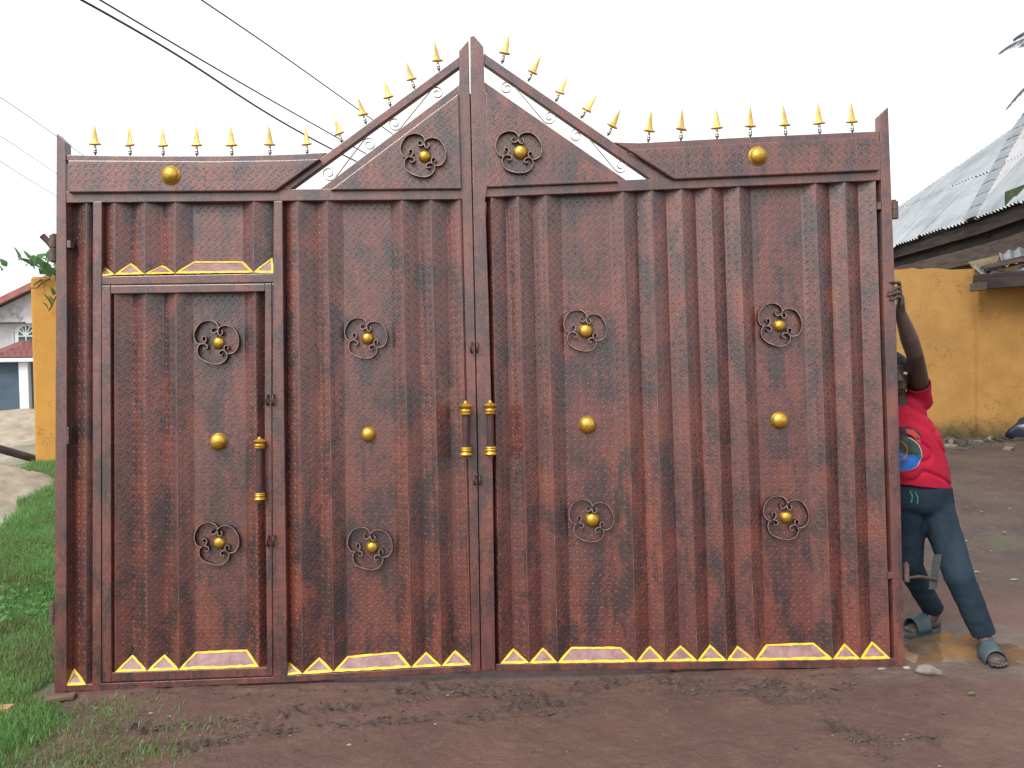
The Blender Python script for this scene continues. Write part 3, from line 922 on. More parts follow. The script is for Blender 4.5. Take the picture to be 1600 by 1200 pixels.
# ---- right leaf
L, o_ = RIGHT, ROFF
bar('stile', [(1374, 180), (1388, 166.5), (1400.5, 500), (1414, 1042.5), (1398.5, 1043.5), (1382, 500)], 0.0, -0.052, L, o_)
bar('meeting_stile', [(734.6, 57), (740.5, 55.5), (755, 72.5), (756.5, 128), (760.5, 140), (761.5, 293), (758, 312), (764, 487), (769.5, 700), (774, 1047.5), (752.4, 1049.5), (747.4, 730), (742.7, 487), (735.6, 150), (735.1, 140)], 0.009, -0.05, L, o_)
bar('top_rail', [(958, 222), (1000, 223.3), (1180, 213.5), (1374.5, 204.8), (1374.5, 215), (985, 235)], -0.006, -0.048, L, o_)
bar('rail', [(757.6, 290), (1376.5, 264.5), (1377, 281.7), (757.6, 308.3)], -0.003, -0.052, L, o_)
bar('rafter', [(756, 83), (975, 233.5), (1052, 281.5), (1023, 284.8), (756.2, 100)], -0.008, -0.046, L, o_)
bar('gable_bar', [(757, 128), (987, 287), (962, 288), (757.2, 147)], -0.009, -0.046, L, o_)
TP = [(980.5, 233.3), (1180, 222.5), (1374.5, 213.5), (1374.8, 266.3), (1053.5, 280.3)]
pl = bar('top_panel', TP, 0.020, -0.014, L, o_, 'paint_top', 0.006); flat_tread(TP, 0.020, pl)
TP = [(758.8, 142.8), (967, 284.3), (759.5, 292.8)]
pl = bar('gable_panel', TP, 0.016, -0.014, L, o_, 'paint_top', 0.006); flat_tread(TP, 0.016, pl)
bar('bottom_rail', [(774.2, 1037.8), (1399, 1029.3), (1399, 1043), (774.2, 1049)], -0.003, -0.056, L, o_)
FR = [(758.5, 773, V_), (767.5, 782, R_), (790, 802, V_), (809, 827, R_), (832, 848, V_), (853, 871.5, R_), (876, 892, V_), (952, 970, V_), (973, 994.3, R_), (995, 1015, V_), (1018, 1039, R_),
      (1040, 1063, V_), (1065, 1089.7, R_), (1086, 1109, V_), (1110.6, 1135.7, R_), (1130, 1152, V_), (1154.5, 1179.5, R_), (1172.5, 1197, V_), (1251, 1271, V_), (1274, 1301, R_),
      (1295, 1319, V_), (1320, 1344, R_), (1340, 1361.8, V_), (1368, 1391, R_)]
folded_sheet('sheet', FR, ((758, 306), (1376, 279)), ((774, 1038.2), (1391, 1030)), L, o_)
by = lambda x: lin((782, 1037), (1391, 1029), x)
for a, c, tp in ((782, 827, [(802, 1013)]), (827, 871.5, [(848, 1012)]), (871.5, 994.3, [(892, 1011.4), (970, 1011.4)]), (994.3, 1039, [(1015, 1009)]), (1039, 1089.7, [(1063, 1008.4)]),
                 (1089.7, 1135.7, [(1109, 1007)]), (1135.7, 1179.5, [(1152, 1009)]), (1179.5, 1301, [(1197, 1007), (1271, 1004.4)]), (1301, 1344, [(1319, 1005)]), (1344, 1391, [(1361.8, 1002)])):
    facet([(a, by(a)), (c, by(c))], tp, L, o_)
bar('back_channel', [(1361, 283), (1380, 282.5), (1402, 1034), (1383, 1034.5)], -0.050, -0.062, L, o_)
bar('stop_strip', [(728, 146), (739, 146), (755, 1046), (742, 1047)], -0.054, -0.066, L, o_)
boss(1184, 244, 0.020, L, o_, 'f')
rosette(813.5, 238.5, 0.016, L, o_, radians(12), 0.036, 1.0)
rosette(915.5, 517.5, V_ + .001, L, o_, radians(2), 0.036, 0.95)
boss(918, 664, V_ + .001, L, o_, 0.042)
rosette(925.5, 812, V_ + .001, L, o_, radians(6), 0.036, 0.98)
rosette(1218, 509, V_ + .001, L, o_, radians(-2), 0.030, 0.98)
boss(1218, 657, V_ + .001, L, o_, 0.042)
rosette(1228, 808, V_ + .001, L, o_, radians(4), 0.030, 1.0)
pull_handle(767, 625, 720, L, o_, 0.0175, 0.070)
loops(741, 543, L, o_, 0.009); loops(745.5, 750, L, o_, 0.009, 0.9)
for tip, base in (((795.5, 54), (784.5, 98)), ((844.5, 88), (825.5, 126)), ((886.5, 120), (868.5, 158)), ((933, 148), (908, 184)), ((969, 171), (950, 211)), ((1017, 174), (1013, 221)),
                  ((1066, 170), (1064, 218.5)), ((1120, 169), (1120.5, 216)), ((1172, 167), (1172.5, 213.5)), ((1224, 165), (1228, 211.5)), ((1278, 162), (1281, 209)), ((1330, 160), (1332, 206.5))):
    spear(tip, base, -0.022, L, o_)
s_scroll((792, 138), 11, (859, 183), 11.5, 1, -0.025, L, o_)
s_scroll((901, 212), 12, (970.5, 259), 11.5, 1, -0.025, L, o_)
bar('hinge_tab', [(1371, 316), (1377, 315.5), (1377, 327), (1371, 327.5)], 0.003, -0.04, L, o_, 'paint_bar', .002)
bar('hinge_tab', [(1387.5, 895), (1397, 894.5), (1397, 904), (1387.5, 904.5)], 0.003, -0.04, L, o_, 'paint_bar', .002)
hinge_barrel(1397.5, 315, 342, 0.019, -0.02, L, o_)
hb = hinge_barrel(1417, 881, 909, 0.013, -0.03, L, o_)
a, b1, c = gl(1419, 903, -0.03), gl(1437, 901, -0.04), gl(1462, 905, -0.05)
smooth(MB().tube([a, b1, c], [0.007, 0.0085, 0.008], 10).build('hinge_rod', M['dark_iron'], hb), 40)
q = [gl(1452, 921, -0.05), gl(1459, 868, -0.05), gl(1471.5, 866, -0.065), (gl(1464, 919, -0.065))]
pm = MB().hexa(q, [(x, y + 0.006, z) for x, y, z in q]).build('anchor_plate', noisy('plate_steel', (0.10, 0.115, 0.125), (0.05, 0.055, 0.06), 18, 0.5, 0.1, 60, metal=0.4), hb)

# ------------------------------------------------------------------ materials of the surroundings
def wall_paint(name, c1, c2, moss=None, z0=0.35, scale=3.0):
    mt, nt, b = mat(name, c1, 0.85, 0, 0.25)
    k = NT(nt); v = k.coords()
    col = k.mix(k.ramp(k.noise(v, scale, 6, 0.65), [(0.35, 0), (0.68, 1)]), c1, c2)
    col = k.mix(k.math('MULTIPLY', k.ramp(k.noise(v, 30, 5, 0.7), [(0.52, 0), (0.75, 1)]), 0.25), col, tuple(q * 0.6 for q in c2))
    # hairline cracks
    vo = k.n('ShaderNodeTexVoronoi', feature='DISTANCE_TO_EDGE')
    vo.inputs['Scale'].default_value = 1.3
    wv = k.n('ShaderNodeVectorMath', operation='ADD')
    nz = k.n('ShaderNodeTexNoise'); nz.inputs['Scale'].default_value = 5; nz.inputs['Detail'].default_value = 6
    k.l(v, nz.inputs['Vector']); k.l(nz.outputs['Color'], wv.inputs[0]); k.l(v, wv.inputs[1]); k.l(wv.outputs[0], vo.inputs['Vector'])
    ck = k.ramp(vo.outputs['Distance'], [(0.0, 1.0), (0.012, 0.0)])
    ck = k.math('MULTIPLY', ck, k.ramp(k.noise(v, 1.6, 3, 0.5), [(0.42, 0.0), (0.55, 0.8)]))
    col = k.mix(ck, col, tuple(q * 0.35 for q in c2))
    if moss:
        sep = k.n('ShaderNodeSeparateXYZ'); k.l(k.coords(kind='Object'), sep.inputs[0])
        hgt = k.math('ADD', k.math('ADD', sep.outputs['Z'], 0.5), k.math('ADD', k.math('MULTIPLY', k.noise(v, 1.4, 3, 0.5), -0.45), k.math('MULTIPLY', k.noise(v, 9, 6, 0.7), -0.35)))
        mm = k.ramp(hgt, [(0.20, 0.95), (0.50, 0.0)])
        mc = k.mix(k.ramp(k.noise(v, 7, 4, 0.6), [(0.4, 0), (0.6, 1)]), (0.075, 0.080, 0.026), (0.034, 0.036, 0.026))
        col = k.mix(mm, col, mc)
    k.l(col, b.inputs['Base Color'])
    k.bump(k.math('ADD', k.noise(v, 25, 6, 0.6), k.noise(v, 3, 3, 0.5)), b, 0.25, 0.02)
    return mt
M['ochre'] = wall_paint('ochre_paint', (0.42, 0.235, 0.075), (0.335, 0.18, 0.06), moss=True)
M['ochre_clean'] = wall_paint('ochre_paint_clean', (0.47, 0.245, 0.055), (0.42, 0.21, 0.046))
M['ochre_dim'] = wall_paint('ochre_paint_house', (0.40, 0.27, 0.06), (0.30, 0.19, 0.05))
M['white_wall'] = noisy('white_render', (0.66, 0.66, 0.68), (0.52, 0.52, 0.55), 2.5, 0.85, 0.2, 20)
M['white_trim'] = noisy('white_trim', (0.74, 0.76, 0.78), (0.62, 0.64, 0.66), 3, 0.7, 0.15, 20)
M['relief'] = noisy('relief_plaster', (0.70, 0.70, 0.70), (0.40, 0.40, 0.42), 4, 0.85, 0.5, 9)
M['blue_panel'] = noisy('blue_grey_render', (0.075, 0.115, 0.155), (0.055, 0.085, 0.115), 3, 0.8, 0.6, 30)
M['tile_red'] = noisy('red_tile', (0.24, 0.085, 0.075), (0.14, 0.055, 0.055), 5, 0.75, 0.3, 20)
M['tile_dark'] = noisy('dark_shingle', (0.055, 0.065, 0.07), (0.035, 0.04, 0.045), 5, 0.8, 0.4, 15)
M['fascia_red'] = noisy('red_fascia', (0.33, 0.13, 0.10), (0.24, 0.09, 0.075), 3, 0.7, 0.1, 20)
M['glass'] = mat('teal_glass', (0.02, 0.10, 0.09), 0.08, 0, 0.6)[0]
M['sand'] = noisy('sand_heap', (0.34, 0.285, 0.22), (0.23, 0.19, 0.145), 5, 0.95, 0.8, 14, spec=0.1)
M['pipe'] = noisy('dark_pipe', (0.065, 0.045, 0.042), (0.035, 0.028, 0.028), 6, 0.5, 0.1, 40)
M['wire'] = mat('wire_black', (0.02, 0.028, 0.04), 0.5)[0]
M['timber'] = noisy('weathered_timber', (0.075, 0.055, 0.047), (0.030, 0.025, 0.026), 6, 0.8, 0.5, 40, stretch=(0.3, 0.3, 3), spec=0.2)
M['timber_brown'] = noisy('brown_timber', (0.115, 0.082, 0.066), (0.055, 0.043, 0.038), 7, 0.8, 0.5, 50, stretch=(0.4, 0.4, 3), spec=0.2)
M['moss_wood'] = noisy('mossy_timber', (0.060, 0.085, 0.022), (0.035, 0.028, 0.022), 9, 0.9, 0.6, 30)
M['zinc'] = noisy('zinc_sheet', (0.245, 0.268, 0.285), (0.14, 0.15, 0.16), 1.5, 0.42, 0.12, 12, metal=0.45, lo=0.45, hi=0.75, rough2=0.6)
M['zinc_rust'] = noisy('rusty_zinc_sheet', (0.34, 0.34, 0.35), (0.24, 0.10, 0.08), 2.6, 0.45, 0.15, 12, metal=0.4, lo=0.54, hi=0.72, rough2=0.6)
M['zinc_cap'] = noisy('zinc_ridge_cap', (0.235, 0.255, 0.275), (0.18, 0.195, 0.21), 3, 0.45, 0.2, 9, metal=0.45)
M['stone'] = noisy('grey_stone', (0.22, 0.19, 0.165), (0.13, 0.11, 0.095), 16, 0.85, 0.5, 60)
M['plank'] = noisy('raw_plank', (0.42, 0.25, 0.11), (0.30, 0.17, 0.08), 8, 0.8, 0.4, 60, stretch=(1, 6, 6))
M['plank_old'] = noisy('dirty_plank', (0.17, 0.105, 0.075), (0.10, 0.065, 0.05), 8, 0.85, 0.5, 60, stretch=(1, 6, 6))
M['litter'] = noisy('pale_litter', (0.32, 0.295, 0.275), (0.20, 0.18, 0.165), 12, 0.6, 0.1, 40)
M['plastic'] = mat('blue_black_plastic', (0.012, 0.016, 0.035), 0.3)[0]
def leaf_mat(name, c1, c2, scale=6, trans=0.25):
    mt, nt, b = mat(name, c1, 0.5, 0, 0.35)
    k = NT(nt); v = k.coords()
    col = k.mix(k.ramp(k.noise(v, scale, 4, 0.6), [(0.3, 0), (0.7, 1)]), c1, c2)
    oi = k.n('ShaderNodeObjectInfo')
    k.l(col, b.inputs['Base Color'])
    tr = k.n('ShaderNodeBsdfTranslucent'); k.l(col, tr.inputs['Color'])
    ms = k.n('ShaderNodeMixShader'); ms.inputs[0].default_value = trans
    out = nt.nodes['Material Output']
    k.l(b.outputs[0], ms.inputs[1]); k.l(tr.outputs[0], ms.inputs[2]); k.l(ms.outputs[0], out.inputs['Surface'])
    return mt
M['grass'] = leaf_mat('grass_blade', (0.125, 0.265, 0.075), (0.190, 0.340, 0.115), 3, .4)
M['grass_dry'] = leaf_mat('grass_blade_dull', (0.135, 0.190, 0.068), (0.19, 0.19, 0.085), 5, .35)
M['clover'] = leaf_mat('broad_leaf', (0.045, 0.160, 0.030), (0.085, 0.215, 0.050), 5)
M['vine'] = leaf_mat('vine_leaf', (0.070, 0.165, 0.070), (0.130, 0.240, 0.085), 9, .4)
M['palm'] = leaf_mat('palm_leaflet', (0.085, 0.115, 0.115), (0.13, 0.16, 0.15), 3, .5)
M['stem'] = noisy('vine_stem', (0.075, 0.045, 0.03), (0.04, 0.03, 0.025), 12, 0.8, 0.2, 30)
M['trunk'] = noisy('palm_trunk', (0.14, 0.11, 0.085), (0.07, 0.055, 0.045), 6, 0.9, 0.5, 20)

# ------------------------------------------------------------------ grass
def blades(name, px_, py_, h, w, mats, midx, label, lean=0.55, z=None):
    n = len(px_)
    z0 = (gz(px_, py_) if z is None else z) - 0.004
    a = RNG.uniform(0, 2 * pi, n); b_ = RNG.uniform(0, 2 * pi, n)
    ln = RNG.uniform(0.1, lean, n) * h
    dx, dy = np.cos(a) * w / 2, np.sin(a) * w / 2
    lx, ly = np.cos(b_) * ln, np.sin(b_) * ln
    V = np.zeros((n, 5, 3))
    V[:, 0] = np.stack([px_ - dx, py_ - dy, z0], 1); V[:, 1] = np.stack([px_ + dx, py_ + dy, z0], 1)
    V[:, 2] = np.stack([px_ - dx * .75 + lx * .35, py_ - dy * .75 + ly * .35, z0 + h * .6], 1)
    V[:, 3] = np.stack([px_ + dx * .75 + lx * .35, py_ + dy * .75 + ly * .35, z0 + h * .6], 1)
    V[:, 4] = np.stack([px_ + lx, py_ + ly, z0 + h * np.sqrt(np.maximum(0.15, 1 - (ln / h) ** 2 * .6))], 1)
    base = (np.arange(n) * 5)[:, None]
    T = np.concatenate([base + np.array([[0, 1, 3]]), base + np.array([[0, 3, 2]]), base + np.array([[2, 3, 4]])], 1).reshape(-1, 3)
    o = np_mesh(name, V.reshape(-1, 3), T, mats, matidx=np.repeat(midx, 3))
    tag(o, label, 'grass', kind='stuff')
    return o
n = 170000
t = RNG.uniform(0, 1, n) ** 1.3
yy = -1.3 + t * 8.6
xx = -2.40 - 0.575 * np.maximum(yy, 0) + np.where(RNG.uniform(0, 1, n) < .72, RNG.uniform(-.42, .62, n), RNG.uniform(-2.6, 1.2, n))
keep = (lawn_mask(xx, yy) * (1 - sand_mask(xx, yy)) > RNG.uniform(0.15, 0.9, n)) & ~((np.abs(yy) < 0.10) & (xx > -2.36)) & ((yy < 6.7) | (xx < -6.7))
patch = fbm(xx * 1.6, yy * 1.6, 3, 44)
keep &= patch + RNG.uniform(-.25, .25, n) > 0.20
xx, yy, patch = xx[keep], yy[keep], patch[keep]
hh = (0.035 + 0.055 * RNG.uniform(0, 1, len(xx)) ** 1.5) * (0.7 + 0.9 * patch) * (0.62 + 0.6 * sstep(0, 2.5, yy))
dry = (fbm(xx * 2.3, yy * 2.3, 3, 62) + 0.06 * sstep(1.6, -0.4, yy) + RNG.uniform(-.25, .25, len(xx)) > 0.68).astype(int)
blades('grass', xx, yy, hh, 0.0042 + 0.0028 * RNG.uniform(0, 1, len(xx)) + 0.004 * sstep(2, 6, yy), [M['grass'], M['grass_dry']], dry, 'green lawn grass left of the gate')
# scattered wisps creeping over the mud in the lower left corner
wx, wy = [], []
for (px, py, r, c) in ((150, 1130, .10, 260), (240, 1160, .09, 240), (190, 1175, .12, 330), (100, 1120, .10, 300), (60, 1160, .16, 620), (120, 1190, .14, 460), (330, 1128, .05, 60),
                       (205, 1110, .06, 90), (30, 1110, .12, 500), (160, 1095, .07, 140), (265, 1125, .05, 70), (20, 1190, .16, 600), (1330, 1170, .03, 14)):
    q = PZ(px, py, -0.03)
    wx.append(q[0] + RNG.normal(0, r * 1.3, c)); wy.append(q[1] + RNG.normal(0, r * .7, c))
wx, wy = np.concatenate(wx), np.concatenate(wy)
ok = (wy < -0.075); wx, wy = wx[ok], wy[ok]
blades('grass', wx, wy, 0.016 + 0.030 * RNG.uniform(0, 1, len(wx)), 0.0035, [M['grass'], M['grass_dry']], (RNG.uniform(0, 1, len(wx)) > 0.45).astype(int),
       'sparse grass wisps growing out of the mud in the lower left corner', 1.4)
# low broad-leaved weeds inside the lawn
n = 9000
cx = RNG.uniform(-5.4, -2.35, n); cy = RNG.uniform(0.3, 5.2, n)
ok = (fbm(cx * 1.1, cy * 1.1, 3, 77) > 0.50) & (lawn_mask(cx, cy) * (1 - sand_mask(cx, cy)) > 0.6)
cx, cy = cx[ok], cy[ok]; n = len(cx)
zc = gz(cx, cy) + 0.015 + 0.055 * RNG.uniform(0, 1, n)
rad = 0.008 + 0.010 * RNG.uniform(0, 1, n); a0 = RNG.uniform(0, 2 * pi, n)
tx, ty = RNG.normal(0, .35, n), RNG.normal(0, .35, n)
V = np.zeros((n, 6, 3))
for i in range(6):
    a = a0 + i * pi / 3
    r = rad * (1.25 if i in (0, 3) else 0.85)
    V[:, i] = np.stack([cx + r * np.cos(a), cy + r * np.sin(a), zc + r * np.cos(a) * tx + r * np.sin(a) * ty], 1)
base = (np.arange(n) * 6)[:, None]
T = np.concatenate([base + np.array([[0, i, i + 1]]) for i in range(1, 5)], 1).reshape(-1, 3)
tag(np_mesh('ground_cover', V.reshape(-1, 3), T, M['clover']), 'low broad-leaved weeds matted into the lawn', 'weeds', kind='stuff')

# ------------------------------------------------------------------ left background
def slab(name, x0, x1, y0, y1, z0, z1, mt, parent=None, bv=0.0, loc=None):
    o = MB().box(((x0 + x1) / 2, (y0 + y1) / 2, (z0 + z1) / 2), (x1 - x0, y1 - y0, z1 - z0)).build(name, M[mt] if isinstance(mt, str) else mt, parent, loc)
    if bv: bevel(o, bv, 3)
    return o
# ochre wall end behind the gate on the left
q0, q1 = PY(53, 712, 6.8), PY(42, 432, 6.8)
tp, bt = q1[2], q0[2] - 0.25
pil = MB().hexa([(q0[0], 6.8, bt), (q1[0] + .03, 6.8, tp), (-3.6, 6.8, tp - .02), (-3.6, 6.8, bt)],
                [(q0[0] - .02, 7.08, bt), (q1[0] + .01, 7.08, tp), (-3.6, 7.08, tp - .02), (-3.6, 7.08, bt)]).build('boundary_wall', M['ochre_clean'])
bevel(pil, 0.05, 4)
tag(pil, 'clean ochre yellow wall end standing in the grass left of the gate', 'wall')

# far compound wall with blue-grey panels
fw_ = empty('compound_wall', (-9.6, 12.2, 0.5), label='white pillared compound wall with blue grey panels, seen past the ochre wall end', cat='wall')
ox, oy, oz = fw_.location
def rel(o): o.location = (-ox, -oy, -oz); return o
zt = PY(20, 560, 12.2)[2]; zc_ = PY(20, 566, 12.2)[2]
pxs = [PY(23, 600, 12)[0], PY(43.5, 600, 12)[0]]
rel(slab('cap', -16, -6.5, 11.9, 12.5, zc_, zt, 'white_trim', fw_, .02))
step_ = 2.6
for i in range(-1, 2):
    rel(slab('pillar', pxs[0] + .07 + i * step_, pxs[1] + i * step_, 12.02, 12.35, 0.1, zc_, 'white_trim', fw_, .015))
for i in range(-2, 1):
    rel(slab('panel', pxs[1] + .0 + i * step_, pxs[0] + .07 + (i + 1) * step_, 12.12, 12.28, 0.1, zc_, 'blue_panel', fw_))
rel(slab('panel', pxs[1] + step_, pxs[1] + step_ + 1.0, 12.12, 12.28, 0.1, zc_, 'blue_panel', fw_))

# white house beyond
HY = 28.0
hx = lambda px, py=500, y=HY: PY(px, py, y)[0]
hz = lambda py, px=20, y=HY: PY(px, py, y)[2]
hs_ = empty('house', (hx(20), HY, 0.6), label='white two-storey house with red gable fascia and arched window', cat='house')
ox2, oy2, oz2 = hs_.location
def relh(o): o.location = (-ox2, -oy2, -oz2); return o
zg = hz(506)
relh(slab('wall', hx(-110), hx(125), HY, HY + 7, 0.3, zg + .02, 'white_wall', hs_))
# gable triangle with plaster relief
ap = (hx(112), hz(438))
gb = relh(MB().hexa([(hx(-90), HY - .35, zg), (hx(300), HY - .35, zg), (hx(112), HY - .35, hz(434))],
                    [(hx(-90), HY + .2, zg), (hx(300), HY + .2, zg), (hx(112), HY + .2, hz(434))]).build('gable', M['white_wall'], hs_))
mb = MB()
for (cx_, cy_, r_) in ((22, 492, 7), (32, 494, 5), (38, 486, 6), (12, 496, 4.5), (5, 499, 3.5), (40, 498, 4), (27, 483, 3)):
    c = (hx(cx_), hz(cy_)); rr = r_ * 0.0262
    pts = []
    for i in range(26):
        a = i / 25 * 2 * pi * 1.4; q_ = rr * (1 - .7 * i / 25)
        pts.append((c[0] + q_ * cos(a), HY - .37, c[1] + q_ * sin(a)))
    mb.tube(pts, 0.028, 6)
rg = mb.build('relief_scrolls', M['relief'], gb)
# raking fascia and soffit
def rake(pa, pb, w, yf, yb, name, mt):
    (xa, za), (xb, zb_) = pa, pb
    return relh(MB().hexa([(xa, yf, za), (xb, yf, zb_), (xb, yf, zb_ + w), (xa, yf, za + w)], [(xa, yb, za), (xb, yb, zb_), (xb, yb, zb_ + w), (xa, yb, za + w)]).build(name, M[mt], hs_))
rake((hx(-60), hz(516)), (hx(112), hz(437)), .26, HY - .95, HY - .80, 'fascia', 'fascia_red')
rake((hx(112), hz(437)), (hx(290), hz(516)), .26, HY - .95, HY - .80, 'fascia', 'fascia_red')
rake((hx(-58), hz(513)), (hx(112), hz(434)), .06, HY - .79, HY + 4, 'gable_roof', 'tile_dark')
rake((hx(112), hz(434)), (hx(290), hz(513)), .06, HY - .79, HY + 4, 'gable_roof', 'tile_dark')
# main roof rising behind
zr0, zr1 = hz(506) - .02, PY(10, 466, HY + 3.2)[2]
mr_ = MB()
rows = 12
for i in range(rows):
    a, c = i / rows, (i + 1) / rows
    ya, yb = HY - .4 + 3.6 * a, HY - .4 + 3.6 * c
    za, zb_ = zr0 + (zr1 - zr0) * a, zr0 + (zr1 - zr0) * c
    mr_.hexa([(hx(-160), ya - .05, za + .05), (hx(48), ya - .05, za + .05), (hx(48), yb, zb_), (hx(-160), yb, zb_)], [(hx(-160), ya - .05, za), (hx(48), ya - .05, za), (hx(48), yb, zb_ - .05), (hx(-160), yb, zb_ - .05)])
relh(mr_.build('roof', M['tile_dark'], hs_))
# arched window with surround, pane and muntins
wx0, wx1 = hx(31), hx(56); wc = (wx0 + wx1) / 2; wr = (wx1 - wx0) / 2; wz = hz(522); wb = hz(545)
def arch(r, z0, y):
    pts = [(wc - r, y, z0)]
    for i in range(17):
        a = pi - pi * i / 16
        pts.append((wc + r * cos(a), y, wz + r * sin(a) * .95))
    pts.append((wc + r, y, z0))
    return pts
wd = relh(MB().hexa(arch(wr + .16, wb, HY - .10), arch(wr + .16, wb, HY + .01)).build('window_surround', M['white_trim'], hs_))
MB().hexa(arch(wr, wb + .02, HY - .125), arch(wr, wb + .02, HY - .09)).build('pane', M['glass'], wd)
mb = MB()
for a in (30, 60, 90, 120, 150):
    mb.tube([(wc, HY - .15, wz - .1), (wc + wr * cos(radians(a)), HY - .15, wz + wr * .95 * sin(radians(a)))], .03, 6)
mb.tube([(wc - wr, HY - .15, wz - .1), (wc + wr, HY - .15, wz - .1)], .03, 6)
mb.tube([(wc, HY - .15, wb), (wc, HY - .15, wz)], .03, 6)
mb.build('muntin', M['white_trim'], wd)
relh(slab('wall_frame', hx(20), hx(21.5), HY - .06, HY, hz(545), hz(517), 'white_trim', hs_))
relh(slab('wall_frame', hx(20), hx(31), HY - .06, HY, hz(517), hz(515), 'white_trim', hs_))
# porch roof in courses of red tiles
pr = empty('porch_roof')
pr.parent = hs_
PYY = HY - 3.0
mb = MB()
apx, apz = PY(36, 531, PYY + 2.4)[0], PY(36, 531, PYY + 2.4)[2]
x0, x1 = PY(-40, 557, PYY)[0], PY(112, 557, PYY)[0]; z0 = PY(20, 559, PYY)[2]
rows = 9
tl_mesh = MB().hexa([(-.105, -.16, .0), (-.05, -.16, .035), (.05, -.16, .035), (.105, -.16, 0)], [(-.105, .16, .0), (-.05, .16, .035), (.05, .16, .035), (.105, .16, .0)]).mesh('tile', M['tile_red'])
bpy.data.objects.remove(pr)
pr = relh(MB().add([(x0, PYY, z0 - .03), (x1, PYY, z0 - .03), (apx + .1, PYY + 2.4, apz - .03), (apx - .1, PYY + 2.4, apz - .03), (x0, PYY + 2.4, z0 - .03), (x1, PYY + 2.4, z0 - .03)],
                   [(0, 1, 2, 3), (0, 3, 4), (1, 5, 2)]).build('porch_roof', M['tile_red'], hs_))
for i in range(rows):
    t0 = (i + .5) / rows
    xa, xb = x0 + (apx - x0) * t0, x1 + (apx - x1) * t0
    nn_ = max(1, int((xb - xa) / .22))
    sl = atan2(apz - z0, 2.4)
    for j in range(nn_):
        xt = xa + (j + .5) * (xb - xa) / nn_
        if xt > PY(62, 540, PYY)[0] or xt < PY(-12, 540, PYY)[0]: continue
        inst('tile', tl_mesh, pr, (xt, PYY + 2.4 * t0, z0 + (apz - z0) * t0 + .01), (sl, 0, 0))
relh(slab('porch_beam', x0 + .1, x1 - .1, PYY + .1, PYY + .3, 0.4, z0 - .04, 'white_wall', hs_))

# sand heaps and a pipe between them
def heap(name, cx, cy, rx, ry, h, seed, label):
    n = 70
    g_ = np.linspace(-1.25, 1.25, n)
    X, Y = np.meshgrid(g_, g_)
    r = np.hypot(X, Y)
    zz = h * np.clip(1 - r ** 1.6, -0.3, 1) + (fbm(X * 3 + 7, Y * 3, 4, seed) - .5) * h * .28 + (np.abs(fbm(X * 9, Y * 11, 4, seed + 9) - .5)) * h * .16
    WX, WY = cx + X * rx, cy + Y * ry
    V = np.stack([WX, WY, ground_base(WX, WY) + zz - .05], -1).reshape(-1, 3)
    id_ = np.arange(n * n).reshape(n, n)
    a, b_, c, d = id_[:-1, :-1].ravel(), id_[:-1, 1:].ravel(), id_[1:, 1:].ravel(), id_[1:, :-1].ravel()
    o = np_mesh(name, V, np.concatenate([np.stack([a, b_, c], 1), np.stack([a, c, d], 1)]), M['sand'])
    smooth(o)
    return tag(o, label, 'sand heap', 'sand heaps by the far wall')
q = PY(15, 690, 9.6)
heap('sand_heap', q[0] - .3, 10.2, 2.9, 1.7, PY(15, 640, 10.2)[2] - ground_base(q[0], 10.2) + .02, 101, 'pale sand heap against the white compound wall')
q = PZ(4, 745, 0.35)
heap('sand_heap', q[0] - .55, q[1] + .3, 1.0, 0.9, 0.42, 131, 'small sand heap in front of the dark pipe at the left edge')
a, c = PY(-90, 676, 6.2), PY(58, 718, 7.0)
smooth(MB().tube([a, c], 0.055, 16).build('pipe', M['pipe']), 40)
tag(COL.objects[-1] if False else bpy.data.objects['pipe'], 'dark brown pipe lying between the sand heaps', 'pipe')

# vine over the ochre wall end
leafm = MB().add([(0, 0, 0), (.032, .25 * .12, .012), (.045, .055, .016), (.022, .105, .004), (0, .135, -.010), (-.022, .105, .004), (-.045, .055, .016), (-.032, .03, .012), (0, .06, 0)],
                 [(0, 1, 2, 8), (8, 2, 3, 4), (0, 8, 6, 7), (8, 4, 5, 6)]).mesh('leaf', M['vine'])
vb = PY(82, 436, 6.75)
vn = empty('vine', (vb[0] + .2, 6.9, vb[2] - .1), label='leafy green vine spilling over the top of the ochre wall end', cat='vine')
def vloc(px, py, y): return tuple(PY(px, py, y) - np.array(vn.location))
for stem_px in ([(92, 440), (82, 424), (70, 412), (50, 406), (28, 406)], [(95, 430), (80, 418), (64, 418), (46, 408), (40, 416)], [(96, 450), (84, 470), (80, 480), (76, 486)], [(95, 415), (84, 410), (66, 403), (48, 400)],
                [(78, 436), (66, 441), (58, 450), (46, 450)], [(66, 437), (60, 440), (52, 446)]):
    pts = [vloc(x, y, 6.72 + .05 * random.random()) for x, y in stem_px]
    MB().tube(pts, [.010 * (1 - .8 * i / len(pts)) + .002 for i in range(len(pts))], 6).build('stem', M['stem'], vn)
lp = [(34, 405, 200), (30, 407, 215), (38, 409, 190), (46, 412, 250), (44, 404, 160), (52, 408, 140), (57, 406, 60), (55, 414, 230), (62, 411, 20), (66, 416, 280), (60, 418, 200), (70, 410, 40), (72, 419, 300), (64, 424, 250),
      (76, 414, 10), (79, 424, 330), (74, 430, 250), (70, 424, 200), (82, 418, 30), (83, 430, 300), (80, 434, 270), (68, 430, 180), (62, 429, 160), (55, 422, 230), (50, 417, 250), (85, 422, 60), (86, 412, 80), (77, 406, 100),
      (83, 462, 250), (80, 478, 240), (76, 484, 235), (84, 476, 200), (86, 440, 290), (11, 417, 150), (2, 423, 170), (90, 425, 20), (92, 434, 300), (90, 416, 60)]
